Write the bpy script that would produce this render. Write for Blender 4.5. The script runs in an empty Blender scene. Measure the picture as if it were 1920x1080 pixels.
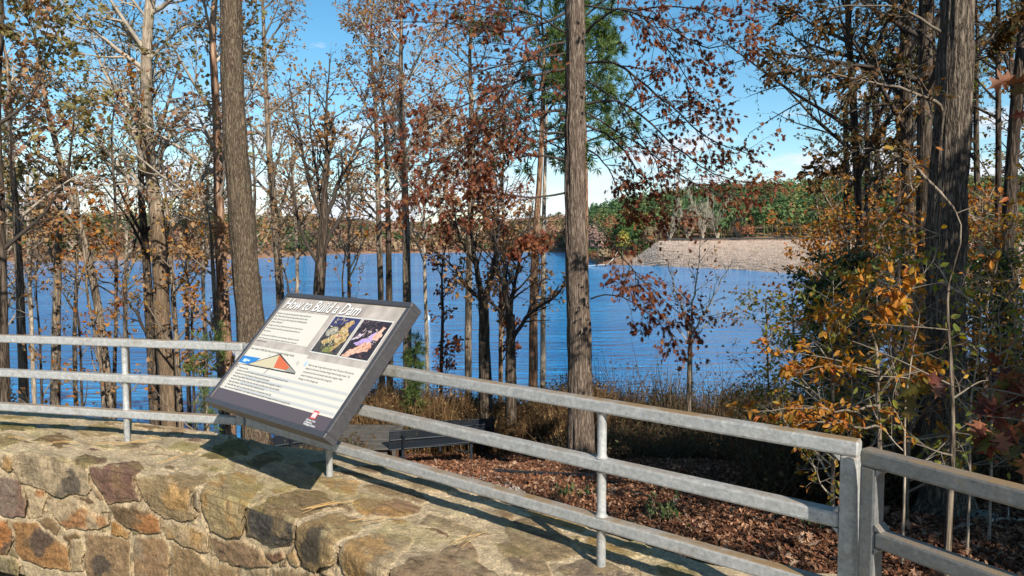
import bpy, math, random
import numpy as np
from mathutils import Matrix, Vector

C = bpy.context.scene
COL = C.collection
# ------------------------------------------------------------------ camera, light, exposure
F = 1350.0                       # focal length in pixels of the 1920 px wide photograph
EYE = 1.6
PITCH = math.atan(79 / 1350)
cam = bpy.data.cameras.new('camera'); camo = bpy.data.objects.new('camera', cam); COL.objects.link(camo)
camo.location = (0, 0, EYE); camo.rotation_euler = (math.pi / 2 - PITCH, 0, 0)
cam.sensor_width = 36; cam.lens = F / 1920 * 36; cam.clip_start = 0.05; cam.clip_end = 12000
C.camera = camo
SUN_AZ = (0.45, -0.893); SUN_EL = math.radians(33.5)
S = Vector((SUN_AZ[0] * math.cos(SUN_EL), SUN_AZ[1] * math.cos(SUN_EL), math.sin(SUN_EL)))
sl = bpy.data.lights.new('sun', 'SUN'); sl.energy = 5.0; sl.angle = math.radians(0.5); sl.color = (1.0, 0.93, 0.81)
so = bpy.data.objects.new('sun', sl); COL.objects.link(so); so.rotation_euler = S.to_track_quat('Z', 'Y').to_euler(); so.location = (5, -8, 12)
C.view_settings.view_transform = 'Standard'; C.view_settings.look = 'None'; C.view_settings.exposure = 0.56; C.view_settings.gamma = 1
C.cycles.max_bounces = 6; C.cycles.diffuse_bounces = 3; C.cycles.transmission_bounces = 3; C.cycles.transparent_max_bounces = 6
C.cycles.caustics_reflective = False; C.cycles.caustics_refractive = False
C.render.engine = 'CYCLES'

w = bpy.data.worlds.new('World'); C.world = w; w.use_nodes = True
nt = w.node_tree; nt.nodes.clear()
def N(nt, t, **kw):
    n = nt.nodes.new(t)
    for k, v in kw.items():
        if k.startswith('_'): setattr(n, k[1:], v)
        else:
            n.inputs[int(k[1:]) if k[0] == 'i' and k[1:].isdigit() else k.replace('__', ' ')].default_value = v
    return n
def L(nt, a, b): nt.links.new(a, b)
def ramp(nt, stops, interp='LINEAR'):
    r = nt.nodes.new('ShaderNodeValToRGB'); cr = r.color_ramp; cr.interpolation = interp
    while len(cr.elements) < len(stops): cr.elements.new(0.5)
    for e, (p, c) in zip(cr.elements, stops):
        e.position = p; e.color = (*c, 1) if len(c) == 3 else c
    return r
sky = N(nt, 'ShaderNodeTexSky', _sky_type='NISHITA', _sun_disc=False, _sun_elevation=SUN_EL,
        _sun_rotation=math.atan2(SUN_AZ[0], SUN_AZ[1]), _altitude=100, _air_density=1.0, _dust_density=0.15, _ozone_density=1.1)
bg = N(nt, 'ShaderNodeBackground', Strength=0.106)
hs = N(nt, 'ShaderNodeHueSaturation', Saturation=1.34, Value=1.0, Hue=0.488)
# clouds: broken bank near the horizon and a few puffs above it, laid on the sky's own directions
tc = N(nt, 'ShaderNodeTexCoord'); sep = N(nt, 'ShaderNodeSeparateXYZ')
mp = N(nt, 'ShaderNodeMapping'); mp.inputs['Scale'].default_value = (3.2, 3.2, 11.0); mp.inputs['Location'].default_value = (1.7, 0.2, 0.35)
nz = N(nt, 'ShaderNodeTexNoise', Scale=2.5, Detail=8.0, Roughness=0.58)
band = ramp(nt, [(0.0, (0.25,)*3), (0.03, (0.24,)*3), (0.11, (0.14,)*3), (0.2, (0.0,)*3), (0.30, (-0.0,)*3), (1.0, (0.0,)*3)])
add = N(nt, 'ShaderNodeMath', _operation='ADD')
cr = ramp(nt, [(0.60, (0, 0, 0)), (0.66, (.35, .35, .35)), (0.77, (.95, .95, .95))])
mix = N(nt, 'ShaderNodeMixRGB'); mix.inputs[2].default_value = (6.0, 6.3, 6.9, 1)
L(nt, tc.outputs['Generated'], sep.inputs[0]); L(nt, tc.outputs['Generated'], mp.inputs[0]); L(nt, mp.outputs[0], nz.inputs['Vector'])
L(nt, sep.outputs['Z'], band.inputs[0]); L(nt, nz.outputs['Fac'], add.inputs[0]); L(nt, band.outputs['Color'], add.inputs[1])
L(nt, add.outputs[0], cr.inputs[0]); L(nt, cr.outputs['Color'], mix.inputs[0]); L(nt, sky.outputs[0], hs.inputs['Color']); L(nt, hs.outputs[0], mix.inputs[1])
L(nt, mix.outputs[0], bg.inputs['Color']); wo = N(nt, 'ShaderNodeOutputWorld'); L(nt, bg.outputs[0], wo.inputs[0])

# ------------------------------------------------------------------ geometry helpers
CT, ST = math.cos(PITCH), math.sin(PITCH)
def ray(px, py):
    xc, yc = (px - 960) / F, (540 - py) / F
    return np.array([xc, CT + yc * ST, -ST + yc * CT])
def at_z(px, py, z): d = ray(px, py); return np.array([0, 0, EYE]) + d * ((z - EYE) / d[2])
def at_y(px, py, Y): d = ray(px, py); return np.array([0, 0, EYE]) + d * (Y / d[1])
def proj(P):
    z = P[..., 2] - EYE; d = P[..., 1] * CT - z * ST; u = P[..., 1] * ST + z * CT
    return 960 + F * P[..., 0] / d, 540 - F * u / d, d
def sstep(a, b, x): t = np.clip((x - a) / (b - a), 0, 1); return t * t * (3 - 2 * t)
def hashn(i, j, k, seed=0):
    h = (i.astype(np.int64) * 374761393 + j.astype(np.int64) * 668265263 + k.astype(np.int64) * 2147483647 + seed * 974711) & 0x7fffffff
    h = ((h ^ (h >> 13)) * 1274126177) & 0x7fffffff
    return ((h ^ (h >> 16)) & 0xffff) / 32767.5 - 1
def noise(p, seed=0):
    p = np.asarray(p, float); i = np.floor(p).astype(np.int64); f = p - i; f = f * f * (3 - 2 * f); r = 0
    for a in (0, 1):
        for b in (0, 1):
            for c in (0, 1):
                wgt = (f[..., 0] if a else 1 - f[..., 0]) * (f[..., 1] if b else 1 - f[..., 1]) * (f[..., 2] if c else 1 - f[..., 2])
                r = r + wgt * hashn(i[..., 0] + a, i[..., 1] + b, i[..., 2] + c, seed)
    return r
def fbm(p, o=4, seed=0):
    r = 0; a = 0.5
    for k in range(o): r = r + a * noise(np.asarray(p) * 2 ** k, seed + k * 7); a /= 2
    return r

def link(o, parent=None):
    COL.objects.link(o)
    if parent is not None: o.parent = parent
    return o
def tag(o, label=None, cat=None, group=None, kind=None):
    if label: o['label'] = label
    if cat: o['category'] = cat
    if group: o['group'] = group
    if kind: o['kind'] = kind
    return o
def thing(name, label, cat, loc=(0, 0, 0), group=None, rz=0):
    o = bpy.data.objects.new(name, None); COL.objects.link(o); o.location = loc; o.rotation_euler = (0, 0, rz); o.empty_display_size = 0.2
    return tag(o, label, cat, group)
def raw_mesh(name, V, faces_list, mats, matidx=None, smooth=False, origin=(0, 0, 0), attrs=None):
    """faces_list: arrays (M,k) of vertex indices; one material index per array"""
    V = np.asarray(V, float) - np.asarray(origin, float)
    me = bpy.data.meshes.new(name); me.vertices.add(len(V)); me.vertices.foreach_set('co', V.astype(np.float32).ravel())
    idx = np.concatenate([f.ravel() for f in faces_list]) if faces_list else np.zeros(0, int)
    tot = np.concatenate([np.full(len(f), f.shape[1]) for f in faces_list]); st = np.concatenate([[0], np.cumsum(tot)[:-1]])
    me.loops.add(len(idx)); me.loops.foreach_set('vertex_index', idx.astype(np.int32))
    me.polygons.add(len(tot)); me.polygons.foreach_set('loop_start', st.astype(np.int32)); me.polygons.foreach_set('loop_total', tot.astype(np.int32))
    if matidx is not None:
        me.polygons.foreach_set('material_index', np.concatenate([np.full(len(f), m) for f, m in zip(faces_list, matidx)]).astype(np.int32))
    me.polygons.foreach_set('use_smooth', np.full(len(tot), smooth))
    for m in (mats if isinstance(mats, (list, tuple)) else [mats]): me.materials.append(m)
    me.update(calc_edges=True)
    for k, v in (attrs or {}).items():
        if v.ndim == 2:
            a = me.color_attributes.new(k, 'FLOAT_COLOR', 'POINT'); a.data.foreach_set('color', np.c_[v, np.ones(len(v))].astype(np.float32).ravel())
        else:
            a = me.attributes.new(k, 'FLOAT', 'POINT'); a.data.foreach_set('value', v.astype(np.float32))
    return me
def obj(name, me, parent=None, loc=(0, 0, 0)):
    o = bpy.data.objects.new(name, me); link(o, parent); o.location = loc; return o

class MB:
    """collects boxes, tubes and plates, then builds ONE mesh"""
    def __init__(s): s.V = []; s.F = {}; s.n = 0
    def add(s, V, Fs):
        V = np.asarray(V, float)
        for f in Fs:
            f = np.asarray(f)
            s.F.setdefault(f.shape[1], []).append(f + s.n)
        s.V.append(V); s.n += len(V); return s
    def poly(s, P): P = np.asarray(P, float); return s.add(P, [np.arange(len(P))[None]])
    def prism(s, P, off):
        P = np.asarray(P, float); n = len(P); Q = P + np.asarray(off)
        i = np.arange(n); j = (i + 1) % n
        return s.add(np.r_[P, Q], [i[::-1][None], (i + n)[None], np.c_[i, j, j + n, i + n]])
    def beam(s, a, b, wid, hgt, up=(0, 0, 1), bev=0.006):
        a, b = np.asarray(a, float), np.asarray(b, float); t = (b - a) / np.linalg.norm(b - a)
        r = np.cross(t, up); r /= np.linalg.norm(r); u = np.cross(r, t)
        x, y, c = wid / 2, hgt / 2, min(bev, wid / 3, hgt / 3)
        q = [(x, -y + c), (x, y - c), (x - c * .3, y - c * .3), (x - c, y), (-x + c, y), (-x + c * .3, y - c * .3), (-x, y - c), (-x, -y + c), (-x + c * .3, -y + c * .3), (-x + c, -y), (x - c, -y), (x - c * .3, -y + c * .3)]
        q = np.array(q); n = len(q)
        R = lambda p, k: p + (q[:, :1] * k) * r + (q[:, 1:] * k) * u
        k = 1 - c * .6 / max(x, y)
        V = np.r_[R(a, k), R(a + t * c * .6, 1), R(b - t * c * .6, 1), R(b, k)]
        i = np.arange(n); j = (i + 1) % n; fs = [i[None], (i + 3 * n)[::-1][None]]
        fs += [np.concatenate([np.c_[i + o, i + o + n, j + o + n, j + o] for o in (0, n, 2 * n)])]
        return s.add(V, fs)
    def tube(s, pts, rad, sides=10, cap=True):
        pts = np.asarray(pts, float); rad = np.broadcast_to(rad, (len(pts),)).astype(float)
        V, f = tubes(pts[None], rad[None], sides); s.add(V, [f])
        if cap:
            i = np.arange(sides); s.F.setdefault(sides, []).append((i[::-1] + s.n - len(V))[None]); s.F[sides].append((i + s.n - sides)[None])
        return s
    def build(s, name, mats, parent=None, smooth=False, origin=(0, 0, 0), loc=(0, 0, 0)):
        return obj(name, raw_mesh(name, np.concatenate(s.V), [np.concatenate(f) for f in s.F.values()], mats, smooth=smooth, origin=origin), parent, loc)

def tubes(P, R, m):
    """P (N,k,3), R (N,k) -> verts, quads"""
    n, k, _ = P.shape
    T = np.gradient(P, axis=1); T /= np.linalg.norm(T, axis=2, keepdims=True) + 1e-9
    t0 = np.abs(T.mean(axis=1)); ax = np.argmin(t0, axis=1); ref = np.eye(3)[ax][:, None, :]
    U = np.cross(T, np.broadcast_to(ref, T.shape)); U /= np.linalg.norm(U, axis=2, keepdims=True) + 1e-9
    W = np.cross(T, U); a = np.arange(m) / m * 2 * math.pi
    V = P[:, :, None] + R[:, :, None, None] * (U[:, :, None] * np.cos(a)[:, None] + W[:, :, None] * np.sin(a)[:, None])
    b = (np.arange(n) * k * m)[:, None, None] + (np.arange(k - 1) * m)[None, :, None]; i = np.arange(m); j = (i + 1) % m
    f = np.stack([b + i, b + j, b + j + m, b + i + m], -1).reshape(-1, 4)
    return V.reshape(-1, 3), f

def grow(rng, P, R, n, t0, t1, ang, length, k=6, wander=0.25, trop=0.0, rr=0.55, flat=0.0, taper=0.25, up=0.0):
    """children polylines from parent polylines"""
    N0, kp, _ = P.shape
    T = np.gradient(P, axis=1); T /= np.linalg.norm(T, axis=2, keepdims=True) + 1e-9
    t = t0 + (t1 - t0) * ((np.arange(n)[None] + rng.random((N0, n))) / n)
    x = t * (kp - 1); i = np.minimum(x.astype(int), kp - 2); fr = (x - i)[..., None]; row = np.arange(N0)[:, None]
    p = P[row, i] * (1 - fr) + P[row, i + 1] * fr; d = T[row, i]; r = R[row, i] * (1 - fr[..., 0]) + R[row, i + 1] * fr[..., 0]
    p, d, r, t = p.reshape(-1, 3), d.reshape(-1, 3), r.ravel(), t.ravel(); M = len(p)
    q = rng.normal(size=(M, 3)); q[:, 2] *= (1 - flat); q[:, 2] += up; q -= (q * d).sum(1, keepdims=True) * d; q /= np.linalg.norm(q, axis=1, keepdims=True) + 1e-9
    a = np.radians(ang) * rng.uniform(.7, 1.25, (M, 1)); d = d * np.cos(a) + q * np.sin(a)
    ln = length * (1 - 0.55 * (t - t0) / max(t1 - t0, 1e-3)) * rng.uniform(.55, 1.25, M)
    out = [p]; wv = rng.normal(size=(M, 3)) * wander * .5
    for s_ in range(k - 1):
        wv = wv * .5 + rng.normal(size=(M, 3)) * wander
        d = d + wv * (1.5 / (k - 1)) ; d[:, 2] += trop / (k - 1); d /= np.linalg.norm(d, axis=1, keepdims=True)
        p = p + d * (ln / (k - 1))[:, None]; out.append(p)
    r0 = np.minimum(r * rr, ln * .03 + .002)
    return np.stack(out, 1), r0[:, None] * np.linspace(1, taper, k)[None]

# leaf outlines: x across, y along (unit length), fan from the first vertex
LEAF = {
 'oak': [(0, 0), (.05, .10), (.30, .16), (.12, .30), (.46, .42), (.16, .52), (.38, .72), (.12, .76), (0, 1.0), (-.12, .76), (-.38, .72), (-.16, .52), (-.46, .42), (-.12, .30), (-.30, .16), (-.05, .10)],
 'maple': [(0, 0), (.30, .05), (.16, .28), (.50, .50), (.16, .60), (0, 1), (-.16, .60), (-.50, .50), (-.16, .28), (-.30, .05)],
 'redoak': [(0, 0), (.03, .14), (.26, .10), (.10, .24), (.20, .34), (.46, .36), (.30, .44), (.09, .48), (.22, .62), (.36, .72), (.20, .72), (.07, .76), (0, 1.0), (-.07, .76), (-.20, .72), (-.36, .72), (-.22, .62), (-.09, .48), (-.30, .44), (-.46, .36), (-.20, .34), (-.10, .24), (-.26, .10), (-.03, .14)],
 'oval': [(0, 0), (.16, .18), (.26, .45), (.17, .75), (0, 1), (-.17, .75), (-.26, .45), (-.16, .18)],
 'small': [(0, 0), (.32, .42), (0, 1), (-.32, .42)],
 'needle': [(0, 0), (.055, .5), (0, 1), (-.055, .5)],
 'stem2': [(0, 0), (.0075, .4), (0, 1), (-.0075, .4)],
 'stem': [(0, 0), (.0045, .4), (0, 1), (-.0045, .4)],
 'blade': [(0, 0), (.014, .4), (0, 1), (-.014, .4)],
}
def leafmesh(rng, pos, shape, size, droop=0.3, dirs=None, normal_up=0.5, fold=0.12, sv=.35):
    """returns verts and faces for one leaf per position (each a folded plate of its own)"""
    tp = np.array(LEAF[shape]); n = len(pos); m = len(tp)
    d = rng.normal(size=(n, 3)) if dirs is None else dirs + rng.normal(size=(n, 3)) * .6
    d[:, 2] -= droop; d /= np.linalg.norm(d, axis=1, keepdims=True)
    u = rng.normal(size=(n, 3)); u[:, 2] += normal_up * 2; x = np.cross(d, u); x /= np.linalg.norm(x, axis=1, keepdims=True) + 1e-9; z = np.cross(x, d)
    s = size * rng.uniform(1 - sv, 1 + sv, n)
    curl = rng.uniform(-.25, .25, n)
    lx, ly = tp[:, 0], tp[:, 1]
    lz = np.abs(lx)[None] * fold * 2 + (ly ** 2)[None] * curl[:, None]
    V = pos[:, None] + s[:, None, None] * (lx[None, :, None] * x[:, None] + ly[None, :, None] * d[:, None] + lz[..., None] * z[:, None])
    V = V.reshape(-1, 3); base = (np.arange(n) * m)[:, None]
    if shape in ('small', 'needle', 'blade', 'stem', 'stem2'): return V, [np.stack([base[:, 0], base[:, 0] + 1, base[:, 0] + 2, base[:, 0] + 3], 1)]
    if shape == 'oval':
        return V, [base + np.array([[0, 1, 2, 3]]), base + np.array([[0, 3, 4]]), base + np.array([[0, 4, 5]]), base + np.array([[0, 5, 6, 7]])]
    # lobed: centre fan around midrib
    tri = []
    for i in range(1, m - 1): tri.append(base + np.array([[0, i, i + 1]]))
    # concave lobes fan badly from the base, so fan from a midrib point at 0.45
    mid = pos + (s * .45)[:, None] * d; off = len(V); V = np.r_[V, mid]
    c = (off + np.arange(n))[:, None]; tri = [np.c_[c, base + i, base + (i + 1) % m] for i in range(m)]
    return V, [np.concatenate(tri)]
def along(rng, P, n, t0=.25, t1=1.0, jit=.02):
    N0, k, _ = P.shape; t = t0 + (t1 - t0) * rng.random((N0, n)); x = t * (k - 1); i = np.minimum(x.astype(int), k - 2); fr = (x - i)[..., None]; row = np.arange(N0)[:, None]
    p = P[row, i] * (1 - fr) + P[row, i + 1] * fr; d = P[row, i + 1] - P[row, i]; d /= np.linalg.norm(d, axis=2, keepdims=True) + 1e-9
    p = p.reshape(-1, 3); return p + rng.normal(size=p.shape) * jit, d.reshape(-1, 3)

# ------------------------------------------------------------------ materials
def mat(name, rough=.8, spec=.3):
    m = bpy.data.materials.new(name); m.use_nodes = True; t = m.node_tree; b = t.nodes['Principled BSDF']
    b.inputs['Roughness'].default_value = rough; b.inputs['Specular IOR Level'].default_value = spec; return m, t, b
def plain(name, col, rough=.6, metal=0, spec=.4, vary=0.0, scale=30, bump=0.0):
    m, t, b = mat(name, rough, spec); b.inputs['Base Color'].default_value = (*col, 1); b.inputs['Metallic'].default_value = metal
    if vary or bump:
        o = N(t, 'ShaderNodeTexCoord'); n = N(t, 'ShaderNodeTexNoise', Scale=scale, Detail=5.0, Roughness=.6); L(t, o.outputs['Object'], n.inputs['Vector'])
        if vary:
            r = ramp(t, [(.3, tuple(c * (1 - vary) for c in col)), (.7, tuple(min(1, c * (1 + vary)) for c in col))]); L(t, n.outputs['Fac'], r.inputs[0]); L(t, r.outputs[0], b.inputs['Base Color'])
        if bump:
            bb = N(t, 'ShaderNodeBump', Strength=bump, Distance=.01); L(t, n.outputs['Fac'], bb.inputs['Height']); L(t, bb.outputs[0], b.inputs['Normal'])
    return m
def leafmat(name, stops, trans=.4, rough=.55, spec=.25):
    """each leaf (island) takes its own colour; light passes through a little"""
    m, t, b = mat(name, rough, spec); g = N(t, 'ShaderNodeNewGeometry')
    n_ = len(stops); r = ramp(t, [(i / n_, c) for i, c in enumerate(stops)], 'LINEAR')
    L(t, g.outputs['Random Per Island'], r.inputs[0]); L(t, r.outputs[0], b.inputs['Base Color'])
    tr = N(t, 'ShaderNodeBsdfTranslucent'); hv = N(t, 'ShaderNodeHueSaturation', Saturation=1.15, Value=1.1); L(t, r.outputs[0], hv.inputs['Color']); L(t, hv.outputs[0], tr.inputs['Color'])
    mx = N(t, 'ShaderNodeMixShader', i0=trans); L(t, b.outputs[0], mx.inputs[1]); L(t, tr.outputs[0], mx.inputs[2]); L(t, mx.outputs[0], t.nodes['Material Output'].inputs[0])
    return m
def barkmat(name, c1, c2, c3, sc=1.0, bump=.6, mottle=.0, mcol=(.5, .48, .42), zs=.12, two=None):
    m, t, b = mat(name, .9, .15); o = N(t, 'ShaderNodeTexCoord')
    mp = N(t, 'ShaderNodeMapping'); mp.inputs['Scale'].default_value = (sc, sc, sc * zs); L(t, o.outputs['Object'], mp.inputs[0])
    n = N(t, 'ShaderNodeTexNoise', Scale=16.0, Detail=8.0, Roughness=.7); vn = N(t, 'ShaderNodeTexNoise', Scale=13.0, Detail=3.0, Roughness=.55, Distortion=.35)
    L(t, mp.outputs[0], n.inputs['Vector']); L(t, mp.outputs[0], vn.inputs['Vector'])
    ab = N(t, 'ShaderNodeMath', _operation='SUBTRACT', i1=.5); L(t, vn.outputs['Fac'], ab.inputs[0]); ab2 = N(t, 'ShaderNodeMath', _operation='ABSOLUTE'); L(t, ab.outputs[0], ab2.inputs[0]); v = N(t, 'ShaderNodeMapRange', i1=0.0, i2=.14); L(t, ab2.outputs[0], v.inputs[0])
    fine_n = N(t, 'ShaderNodeTexNoise', Scale=70.0, Detail=4.0, Roughness=.7); L(t, o.outputs['Object'], fine_n.inputs['Vector'])
    r1 = ramp(t, [(.0, c1), (.35, c2), (1, c3)]); r2 = ramp(t, [(.32, (.5, .48, .46)), (.66, (1.3, 1.25, 1.2))])
    L(t, v.outputs[0], r1.inputs[0]); nm = N(t, 'ShaderNodeMixRGB', i0=.35); L(t, n.outputs['Fac'], nm.inputs[1]); L(t, fine_n.outputs['Fac'], nm.inputs[2]); L(t, nm.outputs[0], r2.inputs[0])
    mu = N(t, 'ShaderNodeMixRGB', _blend_type='MULTIPLY', i0=1.0); L(t, r1.outputs[0], mu.inputs[1]); L(t, r2.outputs[0], mu.inputs[2]); colout = mu.outputs[0]
    if mottle:
        n3 = N(t, 'ShaderNodeTexNoise', Scale=3.5 * sc, Detail=6.0, Roughness=.6); L(t, o.outputs['Object'], n3.inputs['Vector'])
        r3 = ramp(t, [(.5 - .1 * mottle, (0, 0, 0)), (.62, (1, 1, 1))]); L(t, n3.outputs['Fac'], r3.inputs[0])
        m3 = N(t, 'ShaderNodeMixRGB'); m3.inputs[2].default_value = (*mcol, 1); f = N(t, 'ShaderNodeMath', _operation='MULTIPLY', i1=mottle); L(t, r3.outputs[0], f.inputs[0]); L(t, f.outputs[0], m3.inputs[0]); L(t, colout, m3.inputs[1]); colout = m3.outputs[0]
    if two:    # older, darker bark on the lower stem, flaking to pale above
        sz = N(t, 'ShaderNodeSeparateXYZ'); L(t, o.outputs['Object'], sz.inputs[0]); nb_ = N(t, 'ShaderNodeTexNoise', Scale=1.5, Detail=5.0); L(t, o.outputs['Object'], nb_.inputs['Vector'])
        ad = N(t, 'ShaderNodeMath', _operation='MULTIPLY_ADD', i1=3.0); L(t, nb_.outputs['Fac'], ad.inputs[0]); L(t, sz.outputs['Z'], ad.inputs[2]); mz = N(t, 'ShaderNodeMapRange', i1=two[0], i2=two[0] + 1.6, i3=1.0, i4=0.0); L(t, ad.outputs[0], mz.inputs[0])
        m4 = N(t, 'ShaderNodeMixRGB', _blend_type='MULTIPLY'); m4.inputs[2].default_value = (*two[1], 1); L(t, mz.outputs[0], m4.inputs[0]); L(t, colout, m4.inputs[1]); colout = m4.outputs[0]
    L(t, colout, b.inputs['Base Color'])
    a = N(t, 'ShaderNodeMath', _operation='ADD'); L(t, v.outputs[0], a.inputs[0]); L(t, n.outputs['Fac'], a.inputs[1])
    bb = N(t, 'ShaderNodeBump', Strength=bump, Distance=.02); L(t, a.outputs[0], bb.inputs['Height']); L(t, bb.outputs[0], b.inputs['Normal'])
    return m
M = {}
M['bark_grey'] = barkmat('grey_brown_bark', (.05, .04, .03), (.18, .145, .11), (.30, .25, .195))
M['bark_mossy'] = barkmat('mossy_grey_bark', (.035, .026, .02), (.115, .086, .062), (.185, .142, .105), sc=2.6, bump=.6, mottle=.3, mcol=(.14, .125, .075), zs=.22)
M['bark_oak'] = barkmat('shaggy_oak_bark', (.06, .045, .036), (.15, .118, .095), (.235, .19, .155), sc=2.3, bump=.7, zs=.13)
M['bark_ridge'] = barkmat('ridged_grey_bark', (.03, .024, .019), (.12, .098, .078), (.21, .175, .14), sc=2.2, bump=.8, zs=.16)
M['bark_sycamore'] = barkmat('two_toned_bark', (.16, .13, .10), (.34, .29, .23), (.48, .42, .34), sc=1.2, bump=.3, mottle=.5, mcol=(.20, .16, .12), two=(8.3, (.48, .41, .35)))
M['bark_pale'] = barkmat('pale_bark', (.16, .13, .10), (.36, .31, .25), (.50, .44, .36), sc=1.2, bump=.3, mottle=.5, mcol=(.20, .16, .12))
M['bark_dark'] = barkmat('dark_bark', (.02, .016, .012), (.075, .058, .045), (.135, .108, .085), sc=1.1, bump=.6)
M['bark_pine'] = barkmat('red_pine_bark', (.07, .04, .025), (.24, .14, .09), (.38, .26, .18), sc=.8, bump=.7)
M['twig'] = plain('twig_bark', (.17, .135, .10), .9, vary=.3, scale=4)
M['twig_dark'] = plain('dark_twig_bark', (.05, .038, .03), .9, vary=.3, scale=4)
M['twig_pale'] = plain('pale_twig_bark', (.34, .29, .23), .9, vary=.3, scale=4)
M['lf_rust'] = leafmat('rust_leaves', [(.30, .15, .06), (.40, .23, .09), (.25, .13, .07), (.44, .29, .14), (.36, .19, .10)])
M['lf_gold'] = leafmat('gold_leaves', [(.46, .25, .05), (.40, .18, .04), (.52, .32, .09), (.30, .15, .05), (.44, .27, .12)])
M['lf_olive'] = leafmat('olive_leaves', [(.25, .22, .08), (.18, .18, .065), (.38, .28, .10), (.32, .20, .08), (.22, .21, .09)])
M['lf_pink'] = leafmat('pale_brown_leaves', [(.42, .27, .18), (.34, .19, .12), (.50, .34, .22), (.28, .13, .09), (.40, .22, .14)])
M['lf_maroon'] = leafmat('maroon_oak_leaves', [(.17, .055, .03), (.26, .09, .04), (.12, .04, .027), (.34, .15, .06), (.20, .06, .035)], trans=.42)
M['lf_darkoak'] = leafmat('dark_brown_green_leaves', [(.07, .055, .02), (.05, .05, .018), (.12, .06, .02), (.06, .04, .02), (.16, .08, .025)], trans=.3)
M['lf_yellow'] = leafmat('yellow_orange_leaves', [(.56, .26, .03), (.52, .17, .03), (.64, .36, .045), (.42, .12, .03), (.34, .25, .04), (.50, .21, .04)], trans=.45)
M['lf_orange'] = leafmat('orange_leaves', [(.42, .12, .025), (.48, .19, .03), (.26, .07, .022), (.33, .12, .035), (.46, .22, .035)], trans=.4)
M['lf_green'] = leafmat('glossy_green_leaves', [(.045, .085, .02), (.03, .06, .018), (.07, .12, .03), (.05, .09, .03)], trans=.2, rough=.35, spec=.5)
M['lf_ygreen'] = leafmat('yellow_green_leaves', [(.20, .20, .03), (.12, .16, .03), (.34, .28, .04), (.16, .19, .05)], trans=.45)
M['lf_pine'] = leafmat('pine_needles', [(.11, .16, .04), (.07, .12, .035), (.18, .23, .06), (.10, .15, .045)], trans=.4)
M['lf_redoak'] = leafmat('close_red_oak_leaves', [(.17, .040, .025), (.10, .025, .018), (.16, .14, .03), (.22, .06, .035), (.08, .02, .016), (.26, .10, .05)], trans=.3)
M['lf_litter'] = leafmat('fallen_leaves', [(.12, .05, .028), (.24, .10, .045), (.06, .028, .018), (.46, .26, .15), (.13, .05, .026), (.065, .032, .02), (.32, .14, .065), (.045, .024, .016), (.11, .045, .026)], trans=.1, rough=.8)
M['grass_dry'] = leafmat('dry_grass', [(.12, .065, .033), (.21, .125, .055), (.075, .042, .024), (.11, .055, .028), (.26, .17, .08)], trans=.15, rough=.9, spec=.1)
M['brush'] = leafmat('brush_twigs', [(.07, .05, .032), (.10, .058, .034), (.05, .04, .026), (.13, .085, .05)], trans=.1, rough=.9, spec=.1)
M['brush_leaf'] = leafmat('brush_leaves', [(.05, .06, .03), (.09, .06, .035), (.075, .085, .04), (.14, .075, .04), (.05, .045, .025), (.10, .085, .05)], trans=.3, rough=.9, spec=.1)

# ------------------------------------------------------------------ the ground we stand above
LAKE = -9.1
def ground_z(x, y):
    x = np.asarray(x, float); y = np.asarray(y, float)
    yy = np.maximum(y, 0.5); a = x / np.maximum(yy, 3.5)
    zr = np.interp(yy, [0, 4.5, 9, 11, 13, 14.4, 16, 19, 23, 50, 70], [-1.15, -1.15, -1.6, -1.95, -2.38, -2.88, -3.25, -3.6, -4.3, -9.7, -11])
    zl = np.interp(yy, [0, 4.5, 10, 20, 30, 40, 70], [-1.2, -1.3, -2.7, -4.9, -7.3, -9.7, -11.5])
    zf = np.interp(yy, [0, 4.5, 8, 13, 30, 60, 70], [-1.15, -1.15, -1.45, -2.1, -4.5, -8.4, -9.6])
    z = zr + (zl - zr) * sstep(-.16, -.42, a); z = z + (zf - z) * sstep(.38, .62, a)
    z = z + .10 * fbm(np.stack([x * .35, y * .35, x * 0 + 3], -1), 3, 5) * sstep(3, 8, yy)
    return z
def ground_hit(px, py):
    t = np.linspace(3, 40, 3000); p = np.array([0, 0, EYE]) + ray(px, py)[None] * t[:, None]
    return p[np.argmax(p[:, 2] < ground_z(p[:, 0], p[:, 1]))]
m, t, b = mat('forest_floor', .95, .1); o = N(t, 'ShaderNodeTexCoord'); v = N(t, 'ShaderNodeTexVoronoi', Scale=11.0, Randomness=1.0); L(t, o.outputs['Object'], v.inputs['Vector'])
r = ramp(t, [(0, (.055, .03, .02)), (.35, (.11, .055, .033)), (.6, (.16, .085, .05)), (.8, (.08, .042, .028)), (1, (.22, .13, .08))]); n = N(t, 'ShaderNodeTexNoise', Scale=.6, Detail=6.0); L(t, o.outputs['Object'], n.inputs['Vector'])
sp = N(t, 'ShaderNodeSeparateColor'); L(t, v.outputs['Color'], sp.inputs[0]); L(t, sp.outputs[0], r.inputs[0])
r2 = ramp(t, [(.3, (.6, .6, .6)), (.7, (1.1, 1.05, 1))]); L(t, n.outputs['Fac'], r2.inputs[0]); mu = N(t, 'ShaderNodeMixRGB', _blend_type='MULTIPLY', i0=1.0); L(t, r.outputs[0], mu.inputs[1]); L(t, r2.outputs[0], mu.inputs[2]); L(t, mu.outputs[0], b.inputs['Base Color'])
bb = N(t, 'ShaderNodeBump', Strength=.8, Distance=.02); L(t, sp.outputs[1], bb.inputs['Height']); L(t, bb.outputs[0], b.inputs['Normal']); M['floor'] = m
xs = np.concatenate([np.linspace(-75, -12, 40), np.linspace(-11.7, 16, 190), np.linspace(16.5, 85, 45)]); ys = np.concatenate([np.linspace(-30, 2, 16), np.linspace(2.3, 26, 150), np.linspace(26.5, 70, 50)])
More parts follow.
